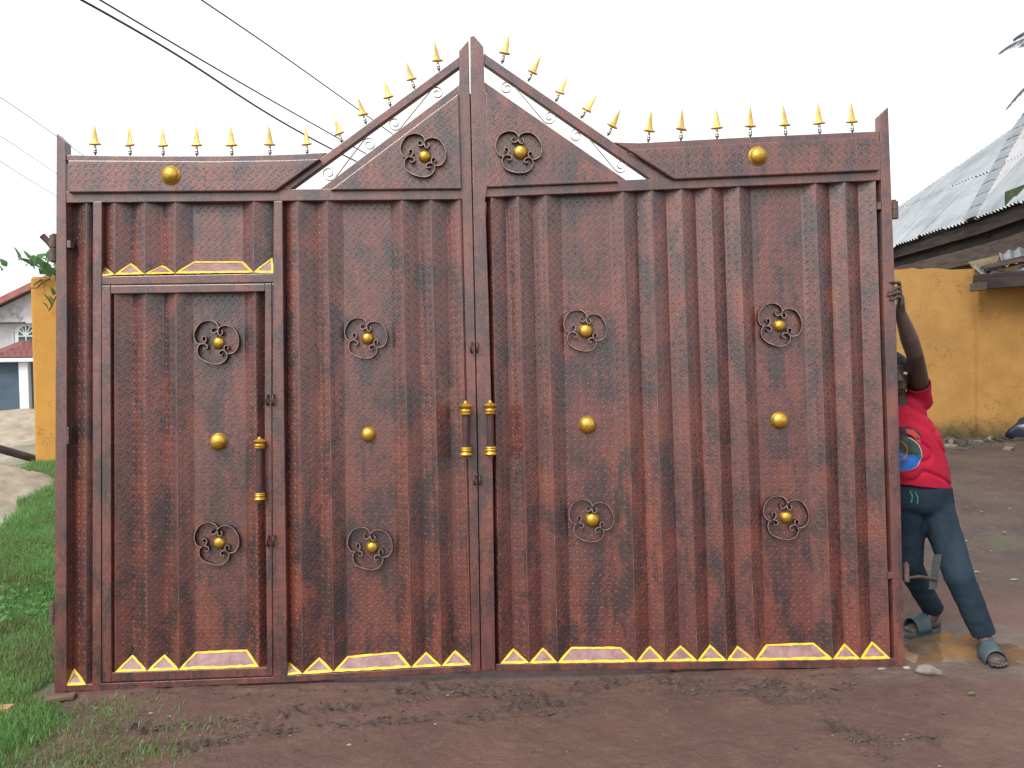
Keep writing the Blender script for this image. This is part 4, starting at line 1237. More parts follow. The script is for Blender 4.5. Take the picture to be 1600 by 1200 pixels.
for x, y, a in lp:
    o = inst('leaf', leafm, vn, vloc(x, y, 6.70 + random.uniform(-.16, .06)), (radians(random.uniform(35, 100)), radians(random.uniform(-40, 40)), radians(a - 90 + random.uniform(-20, 20))))
    s_ = random.uniform(.9, 1.5); o.scale = (s_, s_, s_)

# overhead wires
def wire(pts, d0, d1, r, label):
    n = len(pts); out = []
    xs = [p[0] for p in pts]
    for i, (x, y) in enumerate(pts):
        t_ = (x - xs[0]) / (xs[-1] - xs[0])
        inv = 1 / d0 + (1 / d1 - 1 / d0) * t_
        out.append(PY(x, y, CAM[1] + 1 / inv))
    # smooth interpolation
    P = np.array(out); T = np.linspace(0, n - 1, 60); Q = np.zeros((60, 3))
    co = [np.polyfit(np.arange(n), P[:, j] , min(3, n - 1)) for j in range(3)]
    for j in range(3): Q[:, j] = np.polyval(co[j], T)
    o = MB().tube(Q, r, 6).build('overhead_wire', M['wire'])
    smooth(o)
    tag(o, label, 'wire', 'overhead wires behind the gate')
wire([(-60, -98), (133, 0), (263, 80.5), (337.5, 124), (388, 158), (472, 209), (520, 233), (600, 272), (700, 318)], 9, 26, .018, 'lower of the two thick wires sloping down to the left gable')
wire([(-60, -128), (157, 0), (280, 74), (337.5, 106), (422, 156), (523, 213), (600, 256), (700, 312)], 9.5, 27, .0145, 'upper of the two thick wires sloping down to the left gable')
wire([(180, -90), (320, 2), (373, 40), (466, 104), (540, 156.5), (600, 200), (700, 272)], 11, 28, .0135, 'lone wire running down to the middle of the left gable slope')
wire([(-60, 115), (0, 152), (45, 182), (128, 241), (220, 305)], 16, 30, .008, 'highest of the faint wires at the left edge')
wire([(-60, 175), (0, 212), (60, 252), (88, 271), (160, 318)], 16, 30, .007, 'middle one of the faint wires at the left edge')
wire([(-60, 212), (0, 252), (40, 277), (82, 303), (160, 350)], 16, 30, .007, 'lowest of the faint wires at the left edge')

# ------------------------------------------------------------------ right background
# ochre boundary wall on the right
wl_x0 = 2.9
topz = PY(1450, 420, 6.8)[2]; xj = PY(1523, 500, 6.8)[0]; topz2 = PY(1560, 447, 6.75)[2]
def ragged_wall(name, x0, x1, y, th, z0, zt, seed, mt, parent=None):
    n = int((x1 - x0) / .06)
    xs = np.linspace(x0, x1, n + 1)
    tz = zt + (fbm(xs * 5, xs * 0 + seed, 4, seed) - .5) * .07
    vs_, fc = [], []
    for x, z in zip(xs, tz): vs_ += [(x, y, z0), (x, y, z), (x, y + th, z), (x, y + th, z0)]
    for i in range(n):
        a, b_ = i * 4, i * 4 + 4
        for k_ in range(3): fc.append((a + k_, a + k_ + 1, b_ + k_ + 1, b_ + k_))
    fc += [(0, 3, 2, 1), (n * 4, n * 4 + 1, n * 4 + 2, n * 4 + 3)]
    return MB().add(vs_, fc).build(name, M[mt], parent)
rw = empty('boundary_wall', (wl_x0 + 2, 6.8, 0.30), label='cracked ochre yellow wall with a mossy foot behind the man', cat='wall')
rx_, ry_, rz_ = rw.location
for o in (ragged_wall('wall_section', wl_x0, xj, 6.80, .26, -.05, topz, 5, 'ochre', rw),
          ragged_wall('wall_section', xj, 11.5, 6.72, .30, -.05, topz2, 9, 'ochre', rw)):
    for v_ in o.data.vertices: v_.co -= Vector((0, 0, rz_))
    o.location = (-rx_, -ry_, 0)

# house with the zinc hip roof
C_ = PY(1525, 343, 9.2); EZ = C_[2]
R__ = PZ(1606, 311, EZ); FL = PZ(1255, 430, EZ)
dR = R__ - C_; Rr = C_ + dR * 4.0
T_ = PY(1609, 184, 11.4)
bld = empty('house', (C_[0] + 1, C_[1] + 1.5, 0.5), label='house with a grey corrugated zinc hip roof behind the ochre wall', cat='house')
bo = np.array(bld.location)
def relb(o): o.location = tuple(-bo); return o
def roof_plane(A, B, apex, mt, name, ncol, seed):
    """corrugated sheets clipped to the triangle A-B-apex, eave A-B"""
    A, B, apex = map(np.array, (A, B, apex))
    e = B - A; W = np.linalg.norm(e); e /= W
    t0 = (apex - A) @ e; foot = A + e * t0
    up_ = apex - foot; H_ = np.linalg.norm(up_); up_ /= H_
    nn = np.cross(e, up_); nn = nn if nn[2] > 0 else -nn
    slo, shi = min(0.0, t0), max(W, t0)
    def tmax(s): return max(0.0, min(H_ * s / t0 if t0 > 0 else 9e9, H_ * (W - s) / (W - t0) if W > t0 else 9e9))
    def tmin(s): return H_ * s / t0 if (s < 0 and t0 < 0) else (H_ * (s - W) / (t0 - W) if (s > W and t0 > W) else 0.0)
    sw = (shi - slo) / ncol
    rowL = 1.55; rng = random.Random(seed)
    deck = relb(MB().add([A - nn * .03, B - nn * .03, apex - nn * .03], [(0, 1, 2)]).build('roof_deck', M['timber'], bld))
    for c in range(ncol):
        s0, s1 = slo + c * sw, min(shi, slo + (c + 1) * sw + .03)
        ss = np.linspace(s0, s1, 12)
        top_, bot_ = max(tmax(q) for q in ss), min(tmin(q) for q in ss)
        for r in range(12):
            lo = r * rowL
            if lo >= top_: break
            if lo + rowL <= bot_: continue
            drop = rng.uniform(-.05, .05) if r else rng.uniform(-.10, .03)
            mb = MB(); vs_, fc = [], []
            nc = 64; nr = 4
            tilt = rng.uniform(-.006, .006)
            for i in range(nc + 1):
                s = s0 + (s1 - s0) * i / nc
                mx, mn = tmax(s), tmin(s)
                l_, h_ = max(lo + drop, mn if mn > 0 else -9), min(lo + rowL + .10, mx)
                l_ = min(l_, h_)
                for j in range(nr + 1):
                    t_ = l_ + (h_ - l_) * j / nr
                    vs_.append(A + e * s + up_ * t_ + nn * (.027 * cos(2 * pi * s / .115) + .016 * (1 - (t_ - lo) / rowL) + tilt + .004 * (c % 2) + .012))
            for i in range(nc):
                for j in range(nr):
                    a = i * (nr + 1) + j
                    fc.append((a, a + nr + 1, a + nr + 2, a + 1))
            o = mb.add(vs_, fc).build('roof_sheet', M[mt if rng.random() > .25 else 'zinc'], deck)
            smooth(o)
    return e, up_, nn
roof_plane(FL, C_, T_, 'zinc', 'left', 9, 3)
roof_plane(C_, Rr, T_, 'zinc_rust', 'front', 9, 5)
# hip cap in overlapping lengths
d = T_ - C_; Ld = np.linalg.norm(d); d /= Ld
side = np.cross(d, np.array([0, 0, 1.0])); side /= np.linalg.norm(side); upc = np.cross(side, d)
nseg = 9
for i in range(nseg):
    a, c = C_ + d * (Ld * i / nseg - .03), C_ + d * (Ld * (i + 1) / nseg + .06)
    vs_ = []
    for p, lift in ((a, .042), (c, .032)):
        for t_ in np.linspace(-1, 1, 9):
            vs_.append(p + side * t_ * .21 + upc * (lift + .07 * (1 - abs(t_) ** 1.6) - .035 + random.uniform(-.006, .006)))
    o = relb(MB().add(vs_, [(j, j + 1, 10 + j, 9 + j) for j in range(8)]).build('hip_cap', M['zinc_cap'], bld)); smooth(o)
# boards under the eave
def eave_board(P, Q, z0, z1, inset, th, name, mt):
    P, Q = np.array(P), np.array(Q)
    dd = Q - P; dd /= np.linalg.norm(dd)
    n_ = np.array([dd[1], -dd[0], 0]); n_ = n_ if n_ @ (CAM - P) > 0 else -n_
    a, c = P - n_ * inset, Q - n_ * inset
    f_ = [a + np.array([0, 0, z0]), c + np.array([0, 0, z0]), c + np.array([0, 0, z1]), a + np.array([0, 0, z1])]
    o = relb(MB().hexa(f_, [p - n_ * th for p in f_]).build(name, M[mt], bld))
    bevel(o, .008, 1)
for P, Q in ((FL, C_), (C_, Rr)):
    eave_board(P, Q, -.24, .004, .06, .05, 'fascia_board', 'timber')
    eave_board(P, Q, -.50, -.06, .22, .06, 'fascia_board', 'timber')
    eave_board(P, Q, -.70, -.42, .10, .12, 'wall_plate', 'timber_brown')
    eave_board(P, Q, -3.6, -.03, .45, .15, 'wall', 'ochre_dim')
# mossy beam end poking out at the right edge
a = PY(1572, 312, 8.2); c = PY(1690, 268, 7.4)
dd = (c - a) / np.linalg.norm(c - a); sd_ = np.array([dd[1], -dd[0], 0]) * .07; uz = np.array([0, 0, .115])
o = MB().hexa([a - sd_ - uz, a + sd_ - uz, a + sd_ + uz, a - sd_ + uz], [c - sd_ - uz, c + sd_ - uz, c + sd_ + uz, c - sd_ + uz]).build('beam', M['moss_wood'])
bevel(o, .02, 2); tag(o, 'mossy green beam end in front of the zinc roof at the right edge', 'beam')
# broken lean-to over the right part of the wall: boards and bent zinc offcuts
lt = empty('lean_to', tuple(PY(1560, 440, 6.6)), label='broken lean-to of dark boards and bent zinc on the ochre wall', cat='lean-to')
lo_ = np.array(lt.location)
def rell(o): o.location = tuple(-lo_); return o
def board(pa, pb, ya, yb, h0, h1, mt, name='board', th=.12):
    (xa, ya_), (xb, yb_) = pa, pb
    A0, B0 = PY(xa, ya_, ya), PY(xb, yb_, yb)
    A1, B1 = A0 + np.array([0, 0, h0]), B0 + np.array([0, 0, h1])
    t_ = np.array([0, th, 0])
    return bevel(rell(MB().hexa([A0, B0, B1, A1], [A0 + t_, B0 + t_, B1 + t_, A1 + t_]).build(name, M[mt], lt)), .006, 1)
board((1528, 452), (1720, 440), 6.45, 6.3, .20, .22, 'timber')
board((1545, 424), (1720, 385), 6.75, 6.6, .10, .12, 'timber')
board((1529, 454), (1543, 453), 6.40, 6.40, .11, .10, 'timber_brown', 'beam_end', .2)
board((1540, 420), (1600, 409), 6.60, 6.5, .05, .05, 'timber_brown')
# olive sheet hanging under the eave
qv = [PY(1514, 409, 7.3), PY(1563, 398, 7.2), PY(1560, 424, 6.9), PY(1543, 434, 6.7), PY(1522, 420, 6.9)]
o = rell(MB().hexa(qv, [p + np.array([0, .02, .0]) for p in qv]).build('hanging_sheet', noisy('olive_sheet', (0.13, 0.10, 0.045), (0.08, 0.06, 0.03), 4, .8, .2, 20), lt))
def zinc_piece(corners, seed, name='zinc_offcut', mt='zinc', amp=.02, waves=6):
    P00, P10, P11, P01 = corners
    n1, n2 = 40, 8; vs_, fc = [], []
    nn = np.cross(P10 - P00, P01 - P00); nn /= np.linalg.norm(nn)
    for i in range(n1 + 1):
        for j in range(n2 + 1):
            s, t_ = i / n1, j / n2
            p = (P00 * (1 - s) + P10 * s) * (1 - t_) + (P01 * (1 - s) + P11 * s) * t_
            vs_.append(p + nn * amp * (cos(2 * pi * waves * s) + 1.3 * (float(vnoise(s * 4, t_ * 2, seed)) - .5)))
    for i in range(n1):
        for j in range(n2):
            a = i * (n2 + 1) + j; fc.append((a, a + n2 + 1, a + n2 + 2, a + 1))
    o = rell(MB().add(vs_, fc).build(name, M[mt], lt)); smooth(o)
    sd = o.modifiers.new('solid', 'SOLIDIFY'); sd.thickness = .004
    return o
zinc_piece([PY(1566, 416, 6.7), PY(1640, 398, 6.6), PY(1640, 378, 7.3), PY(1561, 396, 7.3)], 3, waves=5)
zinc_piece([PY(1543, 436, 6.5), PY(1660, 428, 6.4), PY(1660, 408, 6.9), PY(1552, 424, 6.9)], 5, waves=2, amp=.03, mt='zinc_rust')
zinc_piece([PY(1521, 417, 6.72), PY(1545, 436, 6.5), PY(1548, 433, 6.62), PY(1523, 414, 6.8)], 8, waves=1, amp=.005)

# palm behind the roof
pc = PY(1711, 62, 17.0)
palm = empty('palm_tree', (pc[0] + .2, 17.0, 0.6), label='palm tree behind the zinc roof, only frond tips in view', cat='palm tree')
po = np.array(palm.location)
MB().tube([(0, 0, -.2), (-.05, 0, 3), (.0, 0, 5.5), tuple(pc - po)], [.24, .17, .15, .13], 12).build('trunk', M['trunk'], palm)
def frond(az, el, L_, droop, seed):
    rg_ = random.Random(seed); n_ = 30
    pts = []
    p = np.array(pc - po, float); hd = np.array([cos(az), sin(az), 0]); e_ = el
    for i in range(n_ + 1):
        pts.append(p.copy()); p = p + (hd * cos(e_) + np.array([0, 0, sin(e_)])) * L_ / n_; e_ -= droop / n_ * (0.4 + 1.2 * i / n_)
    mb = MB().tube(pts, [.022 * (1 - i / n_) + .004 for i in range(n_ + 1)], 5)
    sd = np.array([-hd[1], hd[0], 0])
    for i in range(3, n_ + 1):
        for m_ in (0, .5):
            for s_ in (-1, 1):
                t_ = (i + m_) / n_
                if i == n_ and m_: continue
                q = pts[i] if not m_ else (pts[i] + pts[min(i + 1, n_)]) / 2
                tang = pts[i] - pts[i - 1]; tang /= np.linalg.norm(tang)
                ll = .46 * sin(pi * min(1, .18 + .78 * t_)) ** .6 * rg_.uniform(.85, 1.1) * min(1, L_ / 2)
                dd = sd * s_ * .78 + tang * .62 + np.array([0, 0, -.25 - .2 * rg_.random()]); dd /= np.linalg.norm(dd)
                wv_ = np.cross(dd, np.array([0, 0, 1.])); wv_ = wv_ / (np.linalg.norm(wv_) + 1e-6) * .016
                tip = q + dd * ll + np.array([0, 0, -.06 * ll])
                mid = q + dd * ll * .5
                mb.add([q - wv_ * .6, q + wv_ * .6, mid + wv_, tip, mid - wv_], [(0, 1, 2, 4), (4, 2, 3)])
    return mb.build('frond', M['palm'], palm)
tgt = PY(1582, 93, 17.0) - pc
frond(pi + .05, .16, 2.05, .62, 1)
frond(pi + .0, -.70, 2.95, .30, 2)
frond(pi - .25, -.45, 2.6, .55, 3)
for i in range(11):
    frond(pi + .9 + i * .52, random.uniform(.1, .9), random.uniform(1.9, 2.4), random.uniform(1.0, 1.6), 10 + i)

# ------------------------------------------------------------------ small things on the ground
def rock(name, px, py, size, seed, label, cat, group=None, mt='stone', flat=.55, zoff=0.0, rot=0.0, pos=None):
    rg_ = np.random.default_rng(seed)
    bm = bmesh.new(); bmesh.ops.create_icosphere(bm, subdivisions=3, radius=1)
    for v_ in bm.verts:
        c = v_.co
        f_ = 1 + .35 * (float(fbm(np.array([c.x * 1.4 + seed]), np.array([c.y * 1.4 + c.z * 1.1]), 3, seed)[0]) - .5) * 2
        v_.co = Vector((c.x * f_ * size[0], c.y * f_ * size[1], c.z * f_ * size[2]))
    me = bpy.data.meshes.new(name); bm.to_mesh(me); bm.free(); me.materials.append(M[mt])
    for p in me.polygons: p.use_smooth = True
    q = PZ(px, py, 0.0) if pos is None else pos
    o = link(bpy.data.objects.new(name, me), None, (q[0], q[1], gz1(q[0], q[1]) + size[2] * .35 + zoff)); o.rotation_euler = (0, 0, rot)
    return tag(o, label, cat, group)
rock('stone', 1451, 1056, (.060, .036, .026), 4, 'flat pale grey stone lying just right of the gate corner', 'stone', rot=-.25)
rock('stone', 1417, 1047, (.018, .013, .007), 8, 'small pale chip at the foot of the right gate stile', 'stone', mt='litter')
rock('stone', 1378, 1048, (.020, .008, .004), 9, 'thin pale flake under the right end of the bottom rail', 'stone', mt='litter')
def plank_at(px0, py0, px1, py1, w, h, name, mt, label, z=0.0):
    a, c = PZ(px0, py0, z), PZ(px1, py1, z)
    dd = c - a; L_ = np.linalg.norm(dd); dd /= L_
    ct = (a + c) / 2
    o = MB().box((0, 0, 0), (L_, w, h)).build(name, M[mt], None, (ct[0], ct[1], gz1(ct[0], ct[1]) + h / 2 + .006))
    o.rotation_euler = (random.uniform(-.05, .05), -.03, atan2(dd[1], dd[0]))
    bevel(o, .003, 1)
    return tag(o, label, 'plank')
plank_at(68, 1096, 118, 1090, .055, .018, 'plank', 'plank_old', 'dirty plank offcut wedged under the left gate corner', -.05)
plank_at(-40, 1113, 19, 1111, .05, .03, 'plank', 'plank', 'fresh yellow plank end lying in the grass at the left edge', -.05)
# crumbs of litter on the trodden yard: leaf scraps and pale flakes
flake = MB().add([(-.5, -.2, 0), (.1, -.45, .06), (.5, .05, .02), (.2, .42, .08), (-.35, .3, .03), (0, 0, .12)], [(0, 1, 5), (1, 2, 5), (2, 3, 5), (3, 4, 5), (4, 0, 5)])
scr = MB()
rg_ = random.Random(5)
for i in range(520):
    if i < 420:
        x, y = rg_.uniform(2.5, 9), rg_.uniform(1.0, 6.6)
    else:
        x, y = rg_.uniform(-1.6, 2.9), rg_.uniform(-1.0, .5)
        if abs(y) < .1 and x < 2: continue
    s_ = rg_.uniform(.012, .05) * (1 if y > 1 else .28)
    a = rg_.uniform(0, 6.28); ca, sa = cos(a), sin(a); st = rg_.uniform(.35, 1)
    z = gz1(x, y) + .003
    scr.cur = 0 if rg_.random() < .45 else 1
    scr.add([(x + (p[0] * ca - p[1] * st * sa) * s_, y + (p[0] * sa + p[1] * st * ca) * s_, z + p[2] * s_ * 1.5) for p in flake.v], flake.f)
o = scr.build('ground_litter', [M['litter'], M['plank_old']])
tag(o, 'pale flakes and leaf scraps trodden into the yard', 'litter', kind='stuff')
# rubble ridge at the foot of the wall
rb = MB()
for i in range(260):
    x, y = rg_.uniform(5.0, 9.5), 6.55 - abs(rg_.gauss(0, .28))
    s_ = rg_.uniform(.02, .09)
    z = gz1(x, y) + s_ * .2
    R_m = Matrix.Rotation(rg_.uniform(0, 6.28), 3, 'Z') @ Matrix.Rotation(rg_.uniform(-.5, .5), 3, 'X')
    rb.cur = 0 if rg_.random() < .8 else 1
    rb.box((x, y, z), (s_ * rg_.uniform(.8, 3.0), s_ * rg_.uniform(.5, 1.2), s_ * rg_.uniform(.3, .8)), R_m)
o = rb.build('rubble', [noisy('rubble', (0.085, 0.070, 0.060), (0.045, 0.038, 0.034), 8, .9, .4, 30), M['stone']])
tag(o, 'dark rubble and scraps heaped along the foot of the ochre wall', 'rubble', kind='stuff')
q = PY(1606, 695, 6.45)
rock('plastic_bag', 0, 0, (.26, .16, .20), 21, 'crumpled blue black plastic bag at the wall foot, right edge', 'bag', mt='plastic', pos=(q[0], 6.45))
q = PZ(1520, 1094, -.0)
o = MB().add([(-.022, 0, .002), (0, -.010, .010), (.022, .004, .004), (.004, .012, .012), (-.01, .02, .004)], [(0, 1, 3), (1, 2, 3), (0, 3, 4)]).build('fallen_leaf', M['grass_dry'], None, (q[0], q[1], gz1(q[0], q[1]) + .004))
tag(o, 'yellow green leaf scrap lying on the mud at lower right', 'leaf')
PEB = ['largest pale flake on the mud, below the left rosette column', 'small pale flake close under the rail left of the meeting stiles', 'pale crumb between the ruts under the meeting stiles',
       'tiny pale crumb near the gate under the right rosette column', 'tiny pale crumb just right of the right rosette column', 'pale flake beside the plank under the left gate corner',
       'pale flake on the mud under the wicket door, left of two', 'pale flake on the mud under the wicket door, right of two', 'pale crumb at the bottom edge left of the middle', 'pale crumb on the mud right of the diagonal rut']
for i, (px, py, s_) in enumerate(((545, 1146, .013), (700, 1072, .009), (680, 1118, .008), (1240, 1075, .006), (1270, 1083, .005), (150, 1088, .010), (235, 1098, .013), (265, 1103, .010), (600, 1186, .007), (1412, 1160, .007))):
    rock('pebble', px, py, (s_ * .8, s_ * .5, s_ * .25), 40 + i, PEB[i], 'pebble', 'pebbles on the mud in front of the gate', 'litter')

# ------------------------------------------------------------------ the man holding the gate
M['skin'] = noisy('dark_skin', (0.066, 0.040, 0.035), (0.045, 0.028, 0.025), 8, 0.48, 0.08, 90, spec=0.45)
M['hair'] = noisy('black_hair', (0.008, 0.012, 0.014), (0.014, 0.018, 0.02), 30, 0.8, 0.6, 160)
M['tshirt'] = noisy('red_cotton', (0.36, 0.010, 0.034), (0.29, 0.008, 0.028), 5, 0.85, 0.12, 300, spec=0.2)
M['jeans'] = noisy('teal_denim', (0.009, 0.018, 0.030), (0.020, 0.037, 0.052), 5, 0.85, 0.3, 260, stretch=(1, 1, .5), spec=0.2)
M['sandal'] = noisy('teal_rubber', (0.035, 0.060, 0.072), (0.05, 0.08, 0.092), 14, 0.6, 0.1, 60)
person = empty('person', tuple(PZ(1480, 1010, 0.0)), label='man in red t-shirt and jeans reaching up to steady the gate edge', cat='person')
ps = np.array(person.location)
def ball(mb, c, r):
    r = (r, r, r) if isinstance(r, (int, float)) else r
    seg, rng_ = 14, 8
    vs_ = [(c[0], c[1], c[2] + r[2])]
    for i in range(1, rng_):
        th = pi * i / rng_
        for j in range(seg):
            ph = 2 * pi * j / seg
            vs_.append((c[0] + r[0] * sin(th) * cos(ph), c[1] + r[1] * sin(th) * sin(ph), c[2] + r[2] * cos(th)))
    vs_.append((c[0], c[1], c[2] - r[2]))
    fc = [(0, 1 + j, 1 + (j + 1) % seg) for j in range(seg)]
    for i in range(rng_ - 2):
        for j in range(seg):
            a, b_ = 1 + i * seg + j, 1 + i * seg + (j + 1) % seg
            fc.append((a, a + seg, b_ + seg, b_))
    e = 1 + (rng_ - 2) * seg
    fc += [(e + j, len(vs_) - 1, e + (j + 1) % seg) for j in range(seg)]
    mb.add(vs_, fc)
def limb(mb, pts, rs):
    for (p, q), (r0, r1) in zip(zip(pts[:-1], pts[1:]), zip(rs[:-1], rs[1:])):
        p, q = np.array(p), np.array(q)
        a0, a1 = np.broadcast_to(np.array(r0, float), 3), np.broadcast_to(np.array(r1, float), 3)
        n_ = max(2, int(np.linalg.norm(q - p) / (min(a0.min(), a1.min()) * .24)))
        for i in range(n_ + 1):
            t_ = i / n_
            ball(mb, p + (q - p) * t_, tuple(a0 + (a1 - a0) * t_))
def fuse(mb, name, mt, voxel, sm_it, parent, cuts=(), wrinkle=None):
    me = bpy.data.meshes.new(name); me.from_pydata(mb.v, [], mb.f)
    o = bpy.data.objects.new(name, me); COL.objects.link(o)
    r = o.modifiers.new('r', 'REMESH'); r.mode = 'VOXEL'; r.voxel_size = voxel
    s_ = o.modifiers.new('s', 'SMOOTH'); s_.factor = .5; s_.iterations = sm_it
    dg = bpy.context.evaluated_depsgraph_get()
    me2 = bpy.data.meshes.new_from_object(o.evaluated_get(dg))
    bpy.data.objects.remove(o); bpy.data.meshes.remove(me)
    me2.name = name
    if wrinkle is not None:
        n_ = len(me2.vertices); co = np.zeros(n_ * 3); me2.vertices.foreach_get('co', co); co = co.reshape(-1, 3)
        nr = np.zeros(n_ * 3); me2.vertices.foreach_get('normal', nr); nr = nr.reshape(-1, 3)
        me2.vertices.foreach_set('co', (co + nr * wrinkle(co)[:, None]).ravel()); me2.update()
    if cuts:
        bm = bmesh.new(); bm.from_mesh(me2)
        for co_, no_ in cuts:
            bmesh.ops.bisect_plane(bm, geom=bm.verts[:] + bm.edges[:] + bm.faces[:], plane_co=Vector(co_), plane_no=Vector(no_), clear_outer=True)
        bm.to_mesh(me2); bm.free()
    me2.materials.clear(); me2.materials.append(M[mt])
    o = bpy.data.objects.new(name, me2)
    link(o, parent, tuple(-ps)); smooth(o)
    return o
A_ = np.array
sh_r = PY(1438, 617, .44); el_r = PY(1429, 553, .235); wr_r = PY(1406, 487, .165)
sh_l = PY(1364, 640, .43); el_l = PY(1340, 715, .34); wr_l = PY(1362, 690, .22)
pel = PY(1441, 778, .40); wai = PY(1433, 738, .41); che = PY(1417, 672, .43); nek = PY(1405, 630, .43); hed = PY(1396, 586, .40)
hip_r = PY(1463, 797, .38); kne_r = PY(1499, 902, .21); ank_r = PY(1539, 1012, .10)
hip_l = PY(1419, 795, .41); kne_l = PY(1420, 884, .39); ank_l = PY(1439, 968, .50)
toe_r = PZ(1561, 1043, .0); toe_r[2] = gz1(*toe_r[:2]) + .035; hee_r = A_([toe_r[0] + .045, toe_r[1] + .20, gz1(toe_r[0] + .045, toe_r[1] + .20) + .04])
ank_r = hee_r + A_([-.002, .0, .075])
hee_l = PZ(1460, 982, .012); hee_l[2] = gz1(*hee_l[:2]) + .04; toe_l = hee_l + A_([-.20, -.075, 0]); toe_l[2] = gz1(*toe_l[:2]) + .035
ank_l = hee_l + A_([-.01, 0, .075])
bd = MB()
limb(bd, [pel, wai, che, che + (nek - che) * .55], [(.150, .100, .10), (.130, .088, .10), (.135, .088, .11), (.10, .062, .04)])
limb(bd, [sh_l, che + A_([0, 0, .06]), sh_r], [.048, .055, .050])
limb(bd, [nek - A_([0, 0, .05]), hed + A_([.01, .01, -.07])], [.056, .052])
ball(bd, hed + A_([0, .008, .012]), (.076, .094, .105))
ball(bd, hed + A_([-.004, -.022, -.048]), (.060, .068, .066))                     # jaw
limb(bd, [hed + A_([-.012, -.088, .008]), hed + A_([-.014, -.106, -.026])], [.011, .016])   # nose
for sx in (-.022, .022): ball(bd, hed + A_([sx - .012, -.078, -.066]), (.018, .016, .009))  # lips
ball(bd, hed + A_([.078, .012, -.004]), (.010, .020, .030)); ball(bd, hed + A_([-.078, .012, -.004]), (.010, .020, .030))
limb(bd, [sh_r, el_r + (sh_r - el_r) * .5, el_r, el_r + (wr_r - el_r) * .35, wr_r], [.054, .050, .041, .043, .027])
limb(bd, [sh_l, el_l, wr_l], [.052, .042, .028])
limb(bd, [hip_r, kne_r, kne_r + (ank_r - kne_r) * .3, ank_r], [.085, .058, .055, .036])
limb(bd, [hip_l, kne_l, kne_l + (ank_l - kne_l) * .3, ank_l], [.085, .058, .055, .036])
def foot(hee, toe):
    d = toe - hee; L_ = np.linalg.norm(d); d = d / L_; sd = A_([-d[1], d[0], 0])
    limb(bd, [hee + A_([0, 0, -.002]), hee + d * .10 + A_([0, 0, .016]), hee + d * .165], [(.034, .034, .034), (.038, .038, .034), (.043, .043, .024)])
    limb(bd, [hee + A_([0, 0, .07]), hee + d * .05 + A_([0, 0, .025])], [.038, .036])
    for i in range(5):
        o_f = (i - 2) * .0190
        ln = (.225, .235, .228, .215, .196)[i] if d[0] > -.5 else (.196, .215, .228, .235, .225)[i]
        limb(bd, [hee + d * .16 + sd * o_f * .9 + A_([0, 0, -.008]), hee + d * ln + sd * o_f + A_([0, 0, -.016])], [.0092, .0078])
foot(hee_r, toe_r); foot(hee_l, toe_l)
# hand closed over the edge of the stile
def hp(px, py, n):
    u, v = g(px, py, n); return gworld(u, n, v)
pal = hp(1407, 466, -.035)
limb(bd, [wr_r, hp(1407, 474, -.035), pal], [.027, (.017, .026, .026), (.015, .026, .024)])
for (b_px, b_py, k_py, t_px, t_py, rr) in ((1406, 450, 441, 1393.5, 440.5, .0088), (1407, 457, 449.5, 1391.0, 456.5, .0088), (1408, 464, 457, 1389.5, 461.5, .0085), (1408, 471, 464, 1393.0, 468.5, .0078)):
    limb(bd, [hp(b_px, b_py, -.032), hp(1404.5, k_py, -.004), hp(1401.0, k_py + .5, .0115), hp(t_px, t_py, .0095)], [rr * 1.08, rr * 1.05, rr, rr * .9])
limb(bd, [hp(1406, 474, -.045), hp(1402, 464, -.066), hp(1396, 455, -.064)], [.012, .0105, .0092])
# other hand, flat behind the sheet
limb(bd, [wr_l, wr_l + A_([.03, -.05, .03])], [.028, (.035, .02, .03)])
for i in range(4):
    limb(bd, [wr_l + A_([.03 + (i - 1.5) * .016, -.06, .05]), wr_l + A_([.03 + (i - 1.5) * .02, -.075, .12 - abs(i - 1.4) * .01])], [.010, .0085])
limb(bd, [wr_l + A_([.005, -.05, .03]), wr_l + A_([-.035, -.065, .06])], [.012, .009])
body = fuse(bd, 'body', 'skin', .0036, 3, person)
body['label'] = 'dark skin of arms, head and feet'
# hair cap and eyes
hr = MB(); ball(hr, hed + A_([.0, .016, .026]), (.083, .098, .104)); ball(hr, hed + A_([0, .045, -.01]), (.078, .07, .08))
fuse(hr, 'hair', 'hair', .006, 2, person, cuts=[(tuple(hed + A_([0, -.066, .03])), (0, -1, -.28))])
M['eye'] = mat('eye_white', (.55, .52, .48), .3)[0]
for sx in (-.030, .028):
    e = MB(); ball(e, hed + A_([sx - .006, -.083, .010]), (.012, .010, .009)); e.build('eye', M['eye'], person, tuple(-ps), 180)
# t-shirt
def shirt_fold(co):
    n1 = fbm(co[:, 0] * 11 + co[:, 2] * 6, co[:, 2] * 5 + co[:, 1] * 7, 3, 8) - .5
    n2 = np.abs(fbm(co[:, 0] * 5 + co[:, 2] * 7 + 3, co[:, 2] * 2.5 - co[:, 0] * 4, 2, 28) - .5)
    return .014 * n1 - .030 * np.exp(-(n2 / .05) ** 2) * .35
ts = MB()
hemc = PY(1434, 756, .41)
limb(ts, [hemc + A_([.004, 0, -.05]), PY(1430, 728, .41), PY(1420, 680, .43), PY(1412, 645, .435)], [(.178, .128, .07), (.172, .124, .09), (.166, .125, .09), (.12, .088, .05)])
limb(ts, [sh_l + A_([.02, 0, -.01]), nek + A_([0, 0, -.055]), sh_r + A_([.0, 0, -.012])], [.066, .075, .066])
limb(ts, [sh_r + A_([.0, 0, -.03]), el_r + (sh_r - el_r) * .42], [.064, .057])
limb(ts, [sh_l, el_l + (sh_l - el_l) * .5], [.068, .064])
cutd = (el_r - sh_r) / np.linalg.norm(el_r - sh_r)
